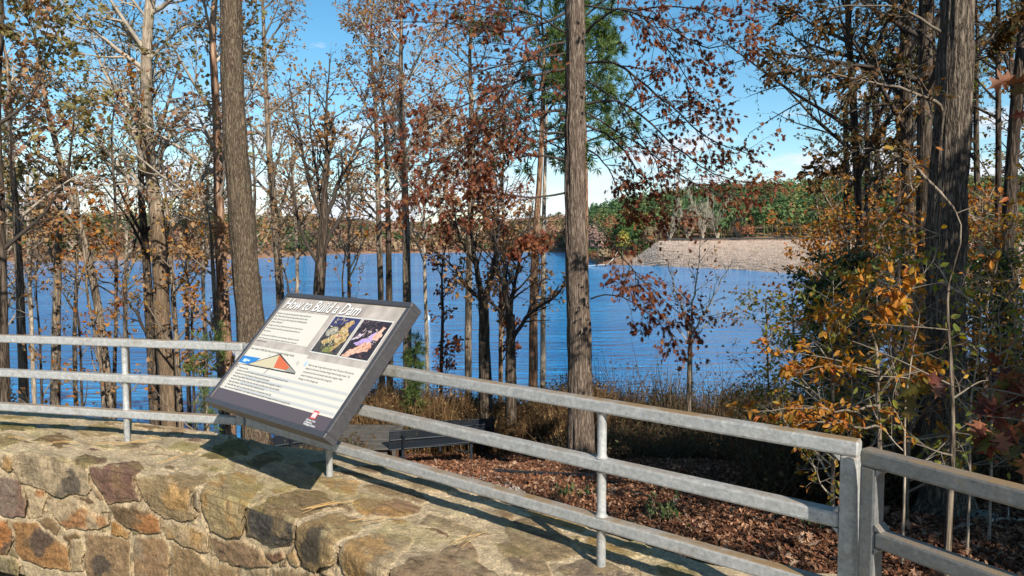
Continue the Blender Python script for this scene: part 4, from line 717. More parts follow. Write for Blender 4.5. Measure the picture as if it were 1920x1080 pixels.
# ------------------------------------------------------------------ trees
def resample(P, R, n):
    P = np.asarray(P, float); R = np.asarray(R, float); s = np.r_[0, np.cumsum(np.linalg.norm(np.diff(P, axis=0), axis=1))]
    if len(P) > 2:
        t = np.linspace(0, s[-1], n); return smooth_interp(t, s, P), np.interp(t, s, R)
    t = np.linspace(0, s[-1], n); return np.stack([np.interp(t, s, P[:, k]) for k in range(3)], 1), np.interp(t, s, R)
def px_line(pts, Y):
    return np.array([at_y(p[0], p[1], p[2] if len(p) > 2 else Y) for p in pts])
LM = {'n2': 6, 'n3': 6, 'l2': .45, 'l3': .2, 'nl': 6}
def tree(name, label, cat, trunk, Y, H, bark, twig, leaf=None, shape='small', size=.12, group=None, seed=1, t0=.3, n1=16, L1=2.6, a1=50, up=.25, n2=7, n3=6, nl=3, l2=.42, l3=.42, limbs=(),
         droop=.3, trop=.35, sides=9, fine=0, limb_r=.05, flat=0., extra=(), nring=None, top_r=.03, w1=.22, leaf2=None, limb_n2=None, lt0=.25, flare=1.35, zbase=None, ntuft=0, lsc=1.0):
    """trunk: (px, py, width px) from top to bottom in the photograph; real size follows from the distance Y"""
    rng = np.random.default_rng(seed)
    tr = sorted(trunk, key=lambda q: -q[1]); P = [at_y(q[0], q[1], Y) for q in tr]; R = [q[2] / 2 * Y / F for q in tr]
    zb = ground_z(P[0][0], P[0][1]) if zbase is None else zbase; base = np.array([P[0][0] - (P[1][0] - P[0][0]) * .15 if len(P) > 1 else P[0][0], Y, zb - .15])
    if P[0][2] - zb > .5: P.insert(0, base + [0, 0, .15 + .35]); R.insert(0, R[0] * 1.03)
    P.insert(0, base); R.insert(0, R[0] * flare)
    top = P[-1]; d = P[-1] - P[-2]; d = d / np.linalg.norm(d); d[:2] *= .7; Hleft = zb + H - top[2]
    if Hleft > .3:
        P.append(top + d * Hleft * .5 + rng.normal(size=3) * [.1, .1, 0]); R.append(R[-1] * .62); P.append(top + d * Hleft + rng.normal(size=3) * [.25, .25, 0]); R.append(top_r * .5)
    k = nring or (26 if not fine else int(H / .045)); PT, RT = resample(P, R, k)
    root = thing(name, label, cat, tuple(base + [0, 0, .15]), group); og = base + np.array([0, 0, .15])
    ms = fine or sides; V, f = tubes(PT[None], RT[None], ms)
    if fine:
        V = V.reshape(k, ms, 3); c = PT[:, None]; dv = V - c; ang = np.arange(ms) / ms * 2 * math.pi; hh = PT[:, 2][:, None] + ang * 0
        q = np.stack([np.cos(ang)[None] * 9 * RT.mean() / .2 + hh * 0, np.sin(ang)[None] * 9 * RT.mean() / .2 + hh * 0, hh * 1.1], -1); q2 = q * [1.9, 1.9, 2.2]
        rd = .86 + .10 * (np.abs(noise(q, seed)) - .35) * 1.6 + .05 * noise(q2, seed + 3) + .035 * noise(np.stack([np.cos(ang)[None] + hh * 0, np.sin(ang)[None] + hh * 0, hh * .8], -1), seed + 5)
        fl = np.exp(-(hh - zb) / .35); rd = rd + fl * .22 * np.maximum(0, np.sin(ang * 4 + seed))[None]; V = (c + dv * rd[..., None]).reshape(-1, 3)
    else:
        V = V + (noise(V * 4, seed)[:, None] * .08 * np.repeat(RT, ms)[:, None])
    obj('trunk', raw_mesh('trunk', V, [f], bark, smooth=True, origin=og), root)
    lev = []; Ls = []
    s = (PT[:, 2] - zb) / H; sel = s > t0 - .02
    if n1 and sel.sum() > 3:
        p1, r1 = PT[sel], RT[sel]; P1_, R1_ = grow(rng, p1[None], r1[None], n1, .02, .97, a1, L1, 8, w1, trop, .6, up=up); R1_ = np.minimum(R1_, limb_r * np.linspace(1, .25, 8)[None]); lev.append((P1_, R1_, 5)); Ls.append((P1_, R1_, L1, n2))
    for lm in limbs:
        pts, r0 = lm[0], lm[1] * lsc; Pm = px_line(pts, Y); pm, rm = resample(Pm, np.linspace(r0, r0 * .22, len(Pm)), 14); pm[1:-1] += rng.normal(size=(12, 3)) * .012 * Y / 13
        lev.append((pm[None], rm[None], 7)); Ls.append((pm[None], rm[None], (np.linalg.norm(np.diff(Pm, axis=0), axis=1).sum()) * .8, limb_n2 or n2 * 2))
    LP = []; tips = []
    for (a, b_, L_, nn) in Ls:
        P2_, R2_ = grow(rng, a, b_, nn, .18, .98, 48, L_ * l2, 6, .25, trop * .4, .6, flat=flat); lev.append((P2_, R2_, 4))
        P3_, R3_ = grow(rng, P2_, R2_, n3, .15, 1, 45, L_ * l2 * l3, 4, .3, -droop * .3, .6, flat=flat); lev.append((P3_, R3_, 3)); tips.append(P3_)
        if leaf is not None:
            LP.append(along(rng, P3_, nl, lt0, 1, size * .25)); LP.append(along(rng, P2_, max(1, nl // 2), .5, 1, size * .25))
    if lev:
        Vs, Fs, n0 = [], [], 0
        for (a, b_, sd) in lev: v, f = tubes(a, b_, sd); Vs.append(v); Fs.append(f + n0); n0 += len(v)
        obj('branches', raw_mesh('branches', np.concatenate(Vs), [np.concatenate(Fs)], twig, smooth=True, origin=og), root)
    if leaf is not None and LP:
        pos = np.concatenate([a for a, _ in LP]); dr = np.concatenate([b_ for _, b_ in LP])
        if ntuft:
            pos = np.repeat(pos, ntuft, 0); dr = np.repeat(dr, ntuft, 0)
            V, Fc = leafmesh(rng, pos, 'needle', size, 0, dr, .3, 0, .3)
        else:
            cl = fbm(pos * .9 + seed, 2, seed) ; keep = cl > -.22 + rng.normal(size=len(pos)) * .12; pos, dr = pos[keep], dr[keep]    # clumps and gaps
            V, Fc = leafmesh(rng, pos, shape, size, droop, dr, .5)
        mats = leaf if isinstance(leaf, (list, tuple)) else [leaf]
        me = raw_mesh('crown', V, Fc, mats, origin=og)
        if len(mats) > 1:      # leaves of two colours in patches
            fp = pos[np.minimum(np.concatenate([np.arange(len(a)) % len(pos) for a in Fc]), len(pos) - 1)]; mi = (noise(fp * .8, 4) + rng.normal(size=len(fp)) * .5 > 0).astype(np.int32)
            me.polygons.foreach_set('material_index', mi)
        obj('crown', me, root)
    return root

T = 'tree'
GL = 'trees on the lake slope beyond the wall'
# the two big trunks and the centre oak
tree('hardwood_tree', 'large straight mossy brown trunk standing just left of the information sign', T, [(433, -10, 44), (438, 200, 47), (452, 400, 52), (468, 580, 56), (480, 820, 62)], 12.5, 17, M['bark_mossy'], M['twig'], M['lf_olive'], size=.14, seed=3, t0=.62, n1=14, L1=3, fine=56)
OAKY = 13.0
RL = [([(1100, 118), (1150, 115, 12.7), (1200, 150, 12.4), (1260, 200, 12), (1330, 262, 11.6), (1410, 290, 11.3)], .045), ([(1100, 195), (1150, 190, 12.8), (1200, 215, 12.5), (1260, 270, 12.2), (1330, 320, 12), (1430, 355, 11.8)], .042),
      ([(1098, 235), (1140, 255, 13), (1200, 325, 13), (1245, 385, 13), (1290, 440, 13)], .036), ([(1098, 62), (1150, 20, 12.5), (1230, 38, 12), (1330, 90, 11.6), (1425, 70, 11.3)], .04), ([(1095, -20), (1150, -60, 12.7), (1260, -40, 12.3), (1400, -10, 12)], .04),
      ([(1102, 405), (1130, 432, 12.8), (1180, 500, 12.4), (1240, 560, 12), (1300, 610, 11.8)], .03), ([(1108, 560), (1130, 553, 12.8), (1170, 560, 12.5), (1235, 605, 12), (1300, 665, 11.6)], .026), ([(1100, 280), (1130, 300, 13.2), (1170, 370, 13.4), (1220, 420, 13.6)], .03),
      ([(1100, 150), (1160, 190, 13.2), (1230, 300, 13.4), (1300, 345, 13.5), (1390, 330, 13.5)], .03)]
LL = [([(1058, 25), (1000, 48, 12.5), (930, 60, 12), (850, 45, 11.5), (720, 40, 11)], .042), ([(1058, 130), (1000, 140, 12.8), (930, 168, 12.5), (860, 200, 12.3), (770, 240, 12)], .045), ([(1058, 205), (1000, 214, 12.8), (940, 235, 12.6), (850, 290, 12.4), (740, 320, 12.2)], .042),
      ([(1058, 362), (1000, 370, 12.9), (940, 366, 12.8), (880, 400, 12.6), (830, 440, 12.5)], .034), ([(1058, 300), (1010, 290, 12.8), (940, 305, 12.5), (860, 345, 12.3), (800, 400, 12.2)], .034), ([(1060, 430), (1010, 450, 13), (960, 470, 12.9)], .024), ([(1057, 80), (1000, 100, 12.3), (960, 150, 12), (900, 230, 11.8), (840, 300, 11.6), (720, 370, 11.4)], .04), ([(1058, 250), (990, 250, 12.5), (930, 280, 12), (890, 340, 11.7)], .034), ([(1058, -30), (960, -70, 12.5), (840, -40, 12)], .04)]
RL2 = [([(1098, 30), (1150, -10, 12.8), (1230, 60, 12.4), (1290, 150, 12.2), (1350, 220, 12)], .03), ([(1098, 10), (1180, 20, 12.6), (1280, 10, 12.2), (1380, 40, 12), (1440, 30, 12)], .03), ([(1098, 210), (1180, 260, 12.8), (1280, 330, 12.6), (1360, 370, 12.5), (1450, 372, 12.5)], .028)]
LL2 = [([(1058, 60), (980, 20, 12.2), (880, 10, 11.5), (780, 10, 11)], .03), ([(1058, 160), (960, 190, 11.8), (880, 260, 11.4), (800, 330, 11.2), (770, 400, 11)], .034), ([(1058, 100), (950, 120, 12), (850, 150, 11.6), (740, 210, 11.2)], .034)]
tree('oak_tree', 'straight shaggy barked oak in the middle with maroon leaves on long drooping limbs', T, [(1078, -20, 40), (1079, 200, 42), (1079, 400, 44), (1085, 600, 49), (1088, 840, 58)], OAKY, 16, M['bark_oak'], M['twig_dark'], M['lf_maroon'], shape='oak', size=.088, seed=8, t0=.62, n1=10, L1=3.2, limbs=RL + RL2 + LL + LL2, lsc=.62, fine=64, limb_n2=20, n3=7, nl=3, l2=.40, l3=.42, droop=.8, trop=.0, flare=1.25)
tree('hardwood_tree', 'large ridged grey trunk on the right with a long bare limb reaching left', T, [(1795, -10, 63), (1788, 200, 68), (1776, 400, 74), (1772, 600, 76), (1772, 800, 82), (1775, 925, 96)], 8.2, 14, M['bark_ridge'], M['twig'], M['lf_darkoak'], shape='oval', size=.075, seed=15, t0=.9, n1=8, L1=3, fine=72, lsc=.45,
     limbs=[([(1768, 215), (1755, 190, 8.0), (1735, 184, 7.9), (1690, 168, 7.8), (1640, 155, 7.8), (1560, 138, 7.8), (1440, 120, 7.9)], .055), ([(1765, 60), (1700, 20, 8.3), (1600, 10, 8.5), (1480, 40, 8.7)], .04), ([(1765, 330), (1700, 300, 8.4), (1620, 280, 8.6), (1520, 330, 8.8)], .03), ([(1820, 120), (1870, 60, 8), (1930, 30, 8)], .03)], limb_n2=17, n3=7, nl=5, l2=.34, droop=.5, trop=.05)

# left of the big trunk
tree('sycamore_tree', 'pale grey spreading tree with wide open crown left of the big mossy trunk', T, [(285, -20, 20), (277, 60, 21), (276, 200, 22), (284, 330, 25), (296, 420, 30), (305, 600, 33), (320, 790, 40)], 19, 15.5, M['bark_sycamore'], M['twig_pale'], [M['lf_olive'], M['lf_gold']], size=.082, seed=21, t0=.40, n1=20, L1=3.8, a1=52, up=.3, n2=8, n3=7, nl=3, fine=24, limb_r=.07,
     limbs=[([(290, 390), (240, 330, 18.6), (180, 260, 18.3), (110, 150, 18)], .075), ([(288, 370), (250, 250, 19), (215, 190, 19.2), (190, 60, 19.5)], .065), ([(290, 330), (330, 230, 18.8), (350, 205, 18.6), (400, 195, 18.4)], .065), ([(282, 110), (330, 60, 19), (400, 30, 19.2)], .05), ([(280, 120), (230, 50, 19), (170, 0, 18.7)], .05), ([(290, 400), (330, 365, 18.8), (370, 370, 18.6), (420, 420, 18.4)], .035), ([(276, 185), (230, 170, 19), (160, 190, 19), (90, 120, 19)], .05)], limb_n2=17)
tree('hardwood_tree', 'mid brown trunk with bent side limb standing directly left of the pale spreading tree', T, [(258, 200, 9), (266, 380, 12), (274, 480, 15), (282, 620, 17), (292, 780, 22)], 21, 13.5, M['bark_dark'], M['twig_dark'], [M['lf_rust'], M['lf_olive']], size=.082, seed=22, t0=.45, n1=14, L1=2.6, limbs=[([(277, 635), (262, 600, 20.8), (235, 560, 20.5), (210, 530, 20.3), (182, 525, 20.2)], .05), ([(263, 600), (258, 575, 20.7), (262, 560, 20.5), (245, 555, 20.3)], .02), ([(268, 420), (215, 500, 20.5), (175, 480, 20.2)], .03)], limb_n2=7)
tree('leaning_tree', 'slender trunk leaning left with rust coloured leaves above the left railing post', T, [(84, 190, 6), (110, 290, 9), (140, 390, 12), (165, 480, 14), (190, 620, 14), (208, 775, 16)], 17, 12.3, M['bark_grey'], M['twig'], M['lf_olive'], size=.14, seed=23, t0=.45, n1=14, L1=2.1)
tree('hardwood_tree', 'dark trunk nearest the left edge of the view', T, [(-6, 200, 13), (0, 380, 16), (4, 600, 20), (8, 780, 24)], 14, 12, M['bark_dark'], M['twig_dark'], M['lf_rust'], size=.08, seed=24, t0=.35, n1=9, L1=1.5)
tree('hardwood_tree', 'slim brown trunk between the left edge trunk and the twin trunks', T, [(20, 280, 8), (30, 400, 12), (38, 560, 14), (46, 775, 18)], 16, 12, M['bark_grey'], M['twig_pale'], [M['lf_rust'], M['lf_pink']], size=.14, seed=25, t0=.42, n1=14, L1=2.1, n2=6)
tree('twin_tree', 'close twin brown trunks behind the left end of the railing', T, [(112, 300, 7), (110, 440, 11), (106, 600, 15), (104, 785, 19)], 18, 12.5, M['bark_grey'], M['twig'], M['lf_olive'], size=.14, seed=26, t0=.4, n1=14, L1=2.0)
tree('sapling', 'thin dark straight stem behind the left round railing post', T, [(215, 200, 3), (217, 400, 5), (218, 560, 6), (214, 770, 8)], 17.5, 10.5, M['bark_dark'], M['twig_dark'], M['lf_orange'], nl=1, size=.11, seed=27, t0=.45, n1=14, L1=1.3, n2=5, n3=4)
tree('sapling', 'thin slanting stem with orange leaves just left of the left round railing post', T, [(150, 440, 4), (165, 560, 5), (185, 660, 6), (196, 780, 8)], 16, 6.5, M['bark_grey'], M['twig'], M['lf_orange'], nl=1, size=.11, seed=28, t0=.3, n1=10, L1=1.2, n2=5, n3=4)
tree('sapling', 'thin grey stem with yellow leaves right of the pale spreading tree', T, [(312, 380, 5), (320, 480, 8), (328, 600, 9), (338, 780, 12)], 18, 9, M['bark_grey'], M['twig'], M['lf_gold'], nl=1, size=.12, seed=29, t0=.3, n1=16, L1=1.5, n2=5, n3=4)
tree('hardwood_tree', 'two toned trunk immediately left of the big mossy trunk', T, [(398, 60, 12), (405, 200, 15), (411, 400, 18), (417, 540, 22), (426, 720, 27)], 18, 15, M['bark_pine'], M['twig_pale'], [M['lf_pink'], M['lf_olive']], size=.14, seed=30, t0=.42, n1=18, L1=2.6)
tree('sapling', 'thin stem crossing in front of the two toned trunk', T, [(395, 440, 5), (400, 520, 8), (408, 640, 9), (416, 780, 11)], 16.5, 7, M['bark_grey'], M['twig'], M['lf_rust'], size=.12, seed=31, t0=.3, n1=10, L1=1.2)
tree('young_pine', 'small dark pine sprig standing on the slope by the lower left corner of the sign', T, [(384, 690, 3), (384, 780, 4)], 13, 3.4, M['bark_dark'], M['twig_dark'], M['lf_pine'], size=.14, seed=32, t0=.3, n1=14, L1=.5, n2=3, n3=2, nl=2, ntuft=5)
tree('leafy_tree', 'tree with brown and gold crown right of the big mossy trunk', T, [(500, 200, 9), (506, 300, 12), (516, 420, 14), (523, 520, 15), (530, 700, 18)], 22, 17, M['bark_grey'], M['twig'], [M['lf_gold'], M['lf_rust']], size=.082, seed=33, t0=.36, n1=24, L1=2.8, n2=7, n3=7, nl=4)
tree('bare_tree', 'dark nearly bare tree fanning upward behind the top edge of the sign', T, [(608, 400, 15), (604, 450, 19), (598, 545, 21), (594, 700, 26)], 17, 8.0, M['bark_dark'], M['twig_dark'], M['lf_rust'], size=.11, seed=34, t0=.9, n1=4, L1=1, n2=9, n3=7, nl=1, l2=.4, lt0=.8, trop=.5, droop=.1, top_r=.05,
     limbs=[([(607, 420), (580, 340, 17), (558, 240, 17), (540, 150, 17)], .06), ([(608, 400), (614, 300, 17), (612, 200, 16.8), (618, 110, 16.8)], .06), ([(610, 410), (640, 330, 17), (680, 260, 17.2), (720, 190, 17.3)], .06), ([(600, 500), (565, 430, 16.8), (548, 350, 16.6), (530, 300, 16.5)], .045), ([(604, 470), (650, 390, 17.2), (690, 320, 17.4)], .05), ([(602, 440), (595, 330, 17.2), (580, 230, 17.4), (585, 130, 17.4)], .045)], limb_n2=15)
tree('leafy_tree', 'slim trunk with golden leaves, left one of the pair behind the sign top right corner', T, [(704, 200, 7), (708, 330, 9), (711, 450, 11), (714, 560, 12)], 24, 15.5, M['bark_grey'], M['twig'], [M['lf_pink'], M['lf_gold']], size=.082, seed=35, t0=.42, n1=18, L1=2.3, nl=6)
tree('leafy_tree', 'slim trunk with golden leaves, right one of the pair behind the sign top right corner', T, [(722, 240, 6), (726, 350, 9), (728, 450, 11), (730, 600, 13)], 25, 15, M['bark_dark'], M['twig'], [M['lf_gold'], M['lf_rust']], size=.082, seed=36, t0=.42, n1=18, L1=2.3, nl=6)
tree('leafy_tree', 'tall grey trunk with pale gold crown standing right of the sign corner', T, [(752, 160, 9), (758, 320, 12), (762, 480, 15), (764, 690, 18)], 21, 15, M['bark_grey'], M['twig_pale'], [M['lf_gold'], M['lf_pink']], size=.082, seed=37, t0=.38, n1=26, L1=2.6, n2=7, nl=6)
tree('sapling', 'thin dark upright stem in front of open water right of the sign', T, [(832, 480, 3), (830, 600, 6), (827, 700, 7)], 19, 6.2, M['bark_dark'], M['twig_dark'], M['lf_maroon'], size=.12, seed=38, t0=.2, n1=12, L1=1.1, n2=5, n3=4)
tree('forked_tree', 'dark forked trunk, left of the two dark trees before open water', T, [(904, 545, 17), (907, 580, 20), (908, 640, 21), (910, 705, 26)], 18.5, 4.0, M['bark_dark'], M['twig_dark'], M['lf_rust'], size=.12, seed=39, t0=.97, n1=0, n2=8, n3=7, nl=1, trop=.5, lt0=.7,
     limbs=[([(905, 560), (893, 500, 18.4), (885, 430, 18.4), (890, 330, 18.5)], .09), ([(907, 570), (925, 500, 18.6), (935, 420, 18.8), (930, 330, 19)], .09), ([(903, 565), (870, 530, 18.2), (840, 490, 18), (800, 460, 17.8)], .05), ([(893, 500), (860, 440, 18), (850, 380, 18)], .04), ([(926, 510), (955, 460, 18.8), (975, 400, 19)], .04)], limb_n2=15)
tree('forked_tree', 'dark branching trunk, right of the two dark trees before open water', T, [(958, 590, 16), (958, 640, 18), (958, 705, 22)], 17.5, 3.2, M['bark_dark'], M['twig_dark'], M['lf_rust'], size=.12, seed=40, t0=.97, n1=0, n2=8, n3=7, nl=1, trop=.5, lt0=.7,
     limbs=[([(957, 610), (945, 540, 17.4), (930, 480, 17.4), (925, 400, 17.5)], .07), ([(960, 640), (985, 595, 17.4), (1020, 570, 17.2), (1050, 545, 17), (1062, 522, 17)], .06), ([(958, 600), (965, 520, 17.6), (985, 450, 17.8), (1000, 380, 18)], .06), ([(955, 605), (930, 575, 17.2), (900, 560, 17), (850, 520, 17)], .045), ([(990, 590), (1010, 540, 17.4), (1010, 480, 17.5)], .035), ([(957, 600), (950, 530, 17.8), (955, 450, 18)], .05)], limb_n2=15)
PB = M['bark_pine']
tree('pine_tree', 'thicker reddish pine trunk left of the oak with green needled crown above', T, [(1020, 90, 5), (1018, 200, 9), (1012, 330, 11), (1003, 470, 14), (1000, 690, 18)], 24, 15.5, PB, M['twig_dark'], M['lf_pine'], size=.28, seed=41, t0=.56, n1=16, L1=3.3, a1=72, n2=6, n3=3, nl=3, ntuft=14, trop=.3, droop=0)
tree('pine_tree', 'thin pale pine trunk close against the left side of the oak', T, [(1024, 250, 5), (1020, 400, 8), (1018, 690, 11)], 26, 14, M['bark_pale'], M['twig_dark'], M['lf_pine'], size=.28, seed=42, t0=.66, n1=9, L1=2.1, a1=72, n2=4, n3=3, nl=2, ntuft=10, droop=0)
tree('pine_tree', 'green needled pine showing right behind the oak trunk', T, [(1095, 160, 6), (1098, 300, 8), (1098, 480, 11), (1098, 700, 13)], 27, 15.2, PB, M['twig_dark'], M['lf_pine'], size=.28, seed=43, t0=.55, n1=12, L1=2.4, a1=72, n2=5, n3=3, nl=3, ntuft=12, droop=0)
tree('young_cedar', 'small dark green cedar on the bank right of the sign', T, [(780, 640, 3), (778, 700, 5)], 17, 3.0, M['bark_dark'], M['twig_dark'], M['lf_pine'], size=.12, seed=44, t0=.1, n1=26, L1=.45, a1=45, n2=4, n3=3, nl=3, ntuft=5, droop=0)
tree('leafy_tree', 'gold leaved tree seen through the oak branches left of the pines', T, [(884, 200, 9), (884, 340, 10), (880, 480, 12), (878, 690, 14)], 25, 15.2, M['bark_grey'], M['twig_pale'], [M['lf_gold'], M['lf_orange']], size=.085, seed=45, t0=.36, n1=28, L1=2.7, n2=7, nl=6)
tree('sapling', 'pale many stemmed bare sapling right of the oak in front of the lake', T, [(1295, 610, 6), (1294, 650, 8), (1293, 700, 10)], 18, 2.8, M['bark_grey'], M['twig_pale'], M['lf_orange'], size=.085, seed=46, t0=.95, n1=0, n2=5, n3=5, nl=1, lt0=.9, trop=.3, limbs=[([(1294, 640), (1280, 580, 18), (1262, 530, 18), (1250, 480, 18)], .03), ([(1295, 620), (1300, 560, 18), (1310, 500, 18), (1312, 440, 18)], .03), ([(1295, 630), (1325, 580, 18), (1350, 530, 18), (1375, 490, 18)], .03), ([(1294, 645), (1265, 610, 18), (1230, 580, 18)], .02), ([(1296, 640), (1335, 600, 18), (1380, 575, 18)], .02)], limb_n2=9)
tree('sapling', 'thin reddish stem with brown leaves beside the thin pale pine', T, [(938, 560, 5), (938, 620, 6), (938, 700, 7)], 20, 6, M['bark_pine'], M['twig_dark'], M['lf_maroon'], size=.12, seed=47, t0=.3, n1=10, L1=1.0)
# fillers deeper on the left slope: each its own tree
fl = [(60, 27, 11, 'lf_pink', 'pale barked tree far down the left slope behind the slim brown trunk'), (140, 29, 12, 'lf_rust', 'rust crowned tree far down the slope behind the leaning tree'), (235, 30, 13, 'lf_olive', 'olive crowned tree far down the slope behind the bent limb'), (352, 28, 12.5, 'lf_olive', 'olive crowned tree in the gap between the pale tree and the big trunk'),
      (385, 31, 13.5, 'lf_rust', 'rust crowned tree far behind the two toned trunk'), (470, 29, 14.5, 'lf_pink', 'tall pale brown crown showing directly behind the big mossy trunk'), (555, 30, 14.2, 'lf_rust', 'rust crowned tree far behind the bare dark tree on its left'), (655, 30, 11.6, 'lf_pink', 'low pale brown crown between the bare dark tree and the golden pair'), (800, 30, 12.4, 'lf_rust', 'rust crowned tree far behind the thin dark stem right of the sign'), (940, 31, 12.8, 'lf_gold', 'golden crown showing between the dark trees and the pines'), (-60, 22, 13, 'lf_olive', 'olive crowned tree at the far left edge'), (10, 33, 11.5, 'lf_gold', 'gold crowned low tree behind the left edge trunk')]
for k, (px, y, h, lf, lab) in enumerate(fl):
    tree('leafy_tree', lab, T, [(px + (k * 37 % 17) - 8, 330, 5), (px + (k * 23 % 13) - 6, 480, 6), (px, 640, 8)], y, h, M['bark_pale'] if k % 2 == 0 else M['bark_grey'], M['twig_pale'] if k % 3 else M['twig'], [M[lf], M['lf_gold' if lf != 'lf_gold' else 'lf_pink']], size=.085, seed=60 + k, t0=.5, n1=18, L1=2.7, n2=6, n3=7, nl=4)
# shoots and young stems at the foot of the left slope
for k, (px, w_, lab) in enumerate([(75, 4, 'thin bare shoot behind the left railing between the slim trunk and the twin trunks'), (150, 4, 'thin bare shoot behind the left railing right of the twin trunks'), (240, 4, 'thin bare shoot right behind the left round post'), (360, 4, 'thin bare shoot left of the sign lower corner'), (545, 5, 'thin stem rising behind the top left corner of the sign'), (650, 5, 'thin stem rising behind the top edge of the sign')]):
    tree('sapling', lab, T, [(px - 8, 520, w_ * .6), (px, 640, w_), (px + 4, 760, w_ + 1)], 15 + k * .7, 6.2, M['bark_dark'], M['twig'], M['lf_orange' if k % 2 else 'lf_rust'], size=.11, seed=80 + k, t0=.15, n1=12, L1=1.3, n2=5, n3=4, nl=1)

# right hand woods
RW = [(1700, -20, 20, 16, 13, 'bark_dark', 'lf_darkoak', 'dark upright trunk, left one of the two behind the ridged grey trunk'), (1732, -20, 22, 14, 13, 'bark_dark', 'lf_darkoak', 'dark upright trunk, right one of the two close behind the ridged grey trunk')]
tree('dark_tree', RW[0][7], T, [(1698, -20, 19), (1700, 200, 21), (1702, 400, 23), (1700, 800, 26)], 13, 13, M['bark_dark'], M['twig_dark'], M['lf_darkoak'], shape='oval', size=.066, seed=101, t0=.40, n1=22, L1=3.0, n2=8, n3=6, nl=5, droop=.5)
tree('dark_tree', RW[1][7], T, [(1736, -20, 23), (1734, 200, 25), (1732, 400, 27), (1735, 820, 32)], 11, 13, M['bark_dark'], M['twig_dark'], M['lf_darkoak'], shape='oval', size=.066, seed=102, t0=.38, n1=20, L1=2.8, n2=8, n3=6, nl=5, droop=.5)
tree('dark_tree', 'dark spreading tree with drooping brown green leaves over the dam view', T, [(1590, -20, 10), (1600, 200, 13), (1612, 420, 15), (1618, 720, 18)], 14, 12.2, M['bark_dark'], M['twig_dark'], [M['lf_darkoak'], M['lf_olive']], shape='oval', size=.066, seed=103, t0=.34, n1=24, L1=3.3, n2=8, n3=6, nl=5, droop=.5)
tree('dark_tree', 'slim dark trunk right of the ridged grey trunk', T, [(1872, -20, 8), (1872, 300, 10), (1870, 700, 14)], 12, 12, M['bark_dark'], M['twig_dark'], [M['lf_darkoak'], M['lf_olive']], shape='oval', size=.066, seed=104, t0=.45, n1=16, L1=2.2, n2=7, nl=5)
tree('dark_tree', 'leaning dark trunk at the right edge of the view', T, [(1925, -20, 16), (1905, 200, 20), (1890, 420, 22), (1880, 760, 26)], 11, 12, M['bark_dark'], M['twig_dark'], M['lf_darkoak'], shape='oval', size=.066, seed=105, t0=.40, n1=16, L1=2.2, n2=7, nl=5)
far = [(1585, 24, 8, 'lf_olive', 'low dark tree at the water edge, left end of the right woods'), (1625, 21, 8.5, 'lf_darkoak', 'bushy dark tree behind the holly at the right end of the lake'), (1640, 23, 12.5, 'lf_darkoak', 'bushy dark tree deep in the right woods left of the dark pair'), (1755, 20, 12.5, 'lf_olive', 'olive dark tree deep behind the ridged grey trunk'), (1830, 18, 12.5, 'lf_darkoak', 'dark tree deep in the right woods just right of the ridged trunk'), (1900, 19, 12, 'lf_olive', 'olive tree deep in the right woods at the frame edge'), (1990, 15, 12, 'lf_darkoak', 'dark tree beyond the right edge of the view'), (1680, 28, 12, 'lf_olive', 'far olive tree between the dark trunks'), (1800, 30, 13, 'lf_darkoak', 'farthest dark tree behind the ridged trunk'), (1930, 27, 13, 'lf_darkoak', 'far dark tree closing the right woods')]
for k, (px, y, h, lf, lab) in enumerate(far):
    tree('dark_tree', lab, T, [(px, 200, 9), (px + 3, 450, 12), (px - 2, 700, 14)], y, h, M['bark_dark'], M['twig_dark'], [M[lf], M['lf_orange'] if k % 2 else M['lf_ygreen']], shape='small', size=.10, seed=120 + k, t0=.12, n1=19, L1=2.9, n2=6, n3=6, nl=4, droop=.4)
# yellow and orange understory
YS = 'yellow and orange leaved saplings under the right woods'
ys = [(1490, 10.5, 2.2, 'lf_orange', 'orange leaved sapling at the left tip of the thicket above the rail'), (1555, 11.5, 3.9, 'lf_yellow', 'yellow sapling in front of the dam end'), (1610, 9.5, 3.5, 'lf_orange', 'orange sapling left of the dark pair of trunks'), (1672, 9, 3.4, 'lf_yellow', 'yellow sapling just left of the ridged grey trunk'), (1700, 7.6, 2.2, 'lf_yellow', 'low yellow green sapling at the left foot of the ridged trunk'), (1856, 9.5, 3.7, 'lf_orange', 'orange sapling right of the ridged grey trunk'), (1905, 9.5, 3.4, 'lf_yellow', 'yellow sapling at the right edge of the view'), (1560, 7.6, 1.8, 'lf_ygreen', 'low yellow green bush above the railing corner'), (1838, 12, 4.4, 'lf_ygreen', 'yellow green sapling behind on the right of the ridged trunk'), (1440, 13, 2.0, 'lf_orange', 'small orange sapling before the lake near the dark brush'), (1950, 10, 3.9, 'lf_orange', 'orange sapling cut by the right frame edge'), (1530, 12, 4.5, 'lf_orange', 'tall orange sapling in front of the right end of the dam'), (1585, 11, 4.4, 'lf_orange', 'tall orange sapling over the glossy hollies'), (1648, 10, 4.2, 'lf_yellow', 'tall yellow sapling before the left dark trunk of the pair'), (1720, 12, 4.6, 'lf_orange', 'orange sapling half hidden behind the ridged grey trunk'), (1885, 12, 4.6, 'lf_orange', 'tall orange sapling far right behind the slim dark trunk')]
for k, (px, y, h, lf, lab) in enumerate(ys):
    tree('sapling', lab, T, [(px - 4, 560, 4 * 9 / y), (px, 700, 5 * 9 / y), (px + 3, 800, 7 * 9 / y)], y, h, M['bark_grey'], M['twig_pale' if k % 2 else 'twig'], [M[lf], M['lf_orange' if k % 3 else 'lf_ygreen']], shape='oval', size=.06, seed=150 + k, t0=.12, n1=18, L1=1.25, a1=62, n2=6, n3=4, nl=3, flat=.75, trop=.1, droop=.35, group=YS)
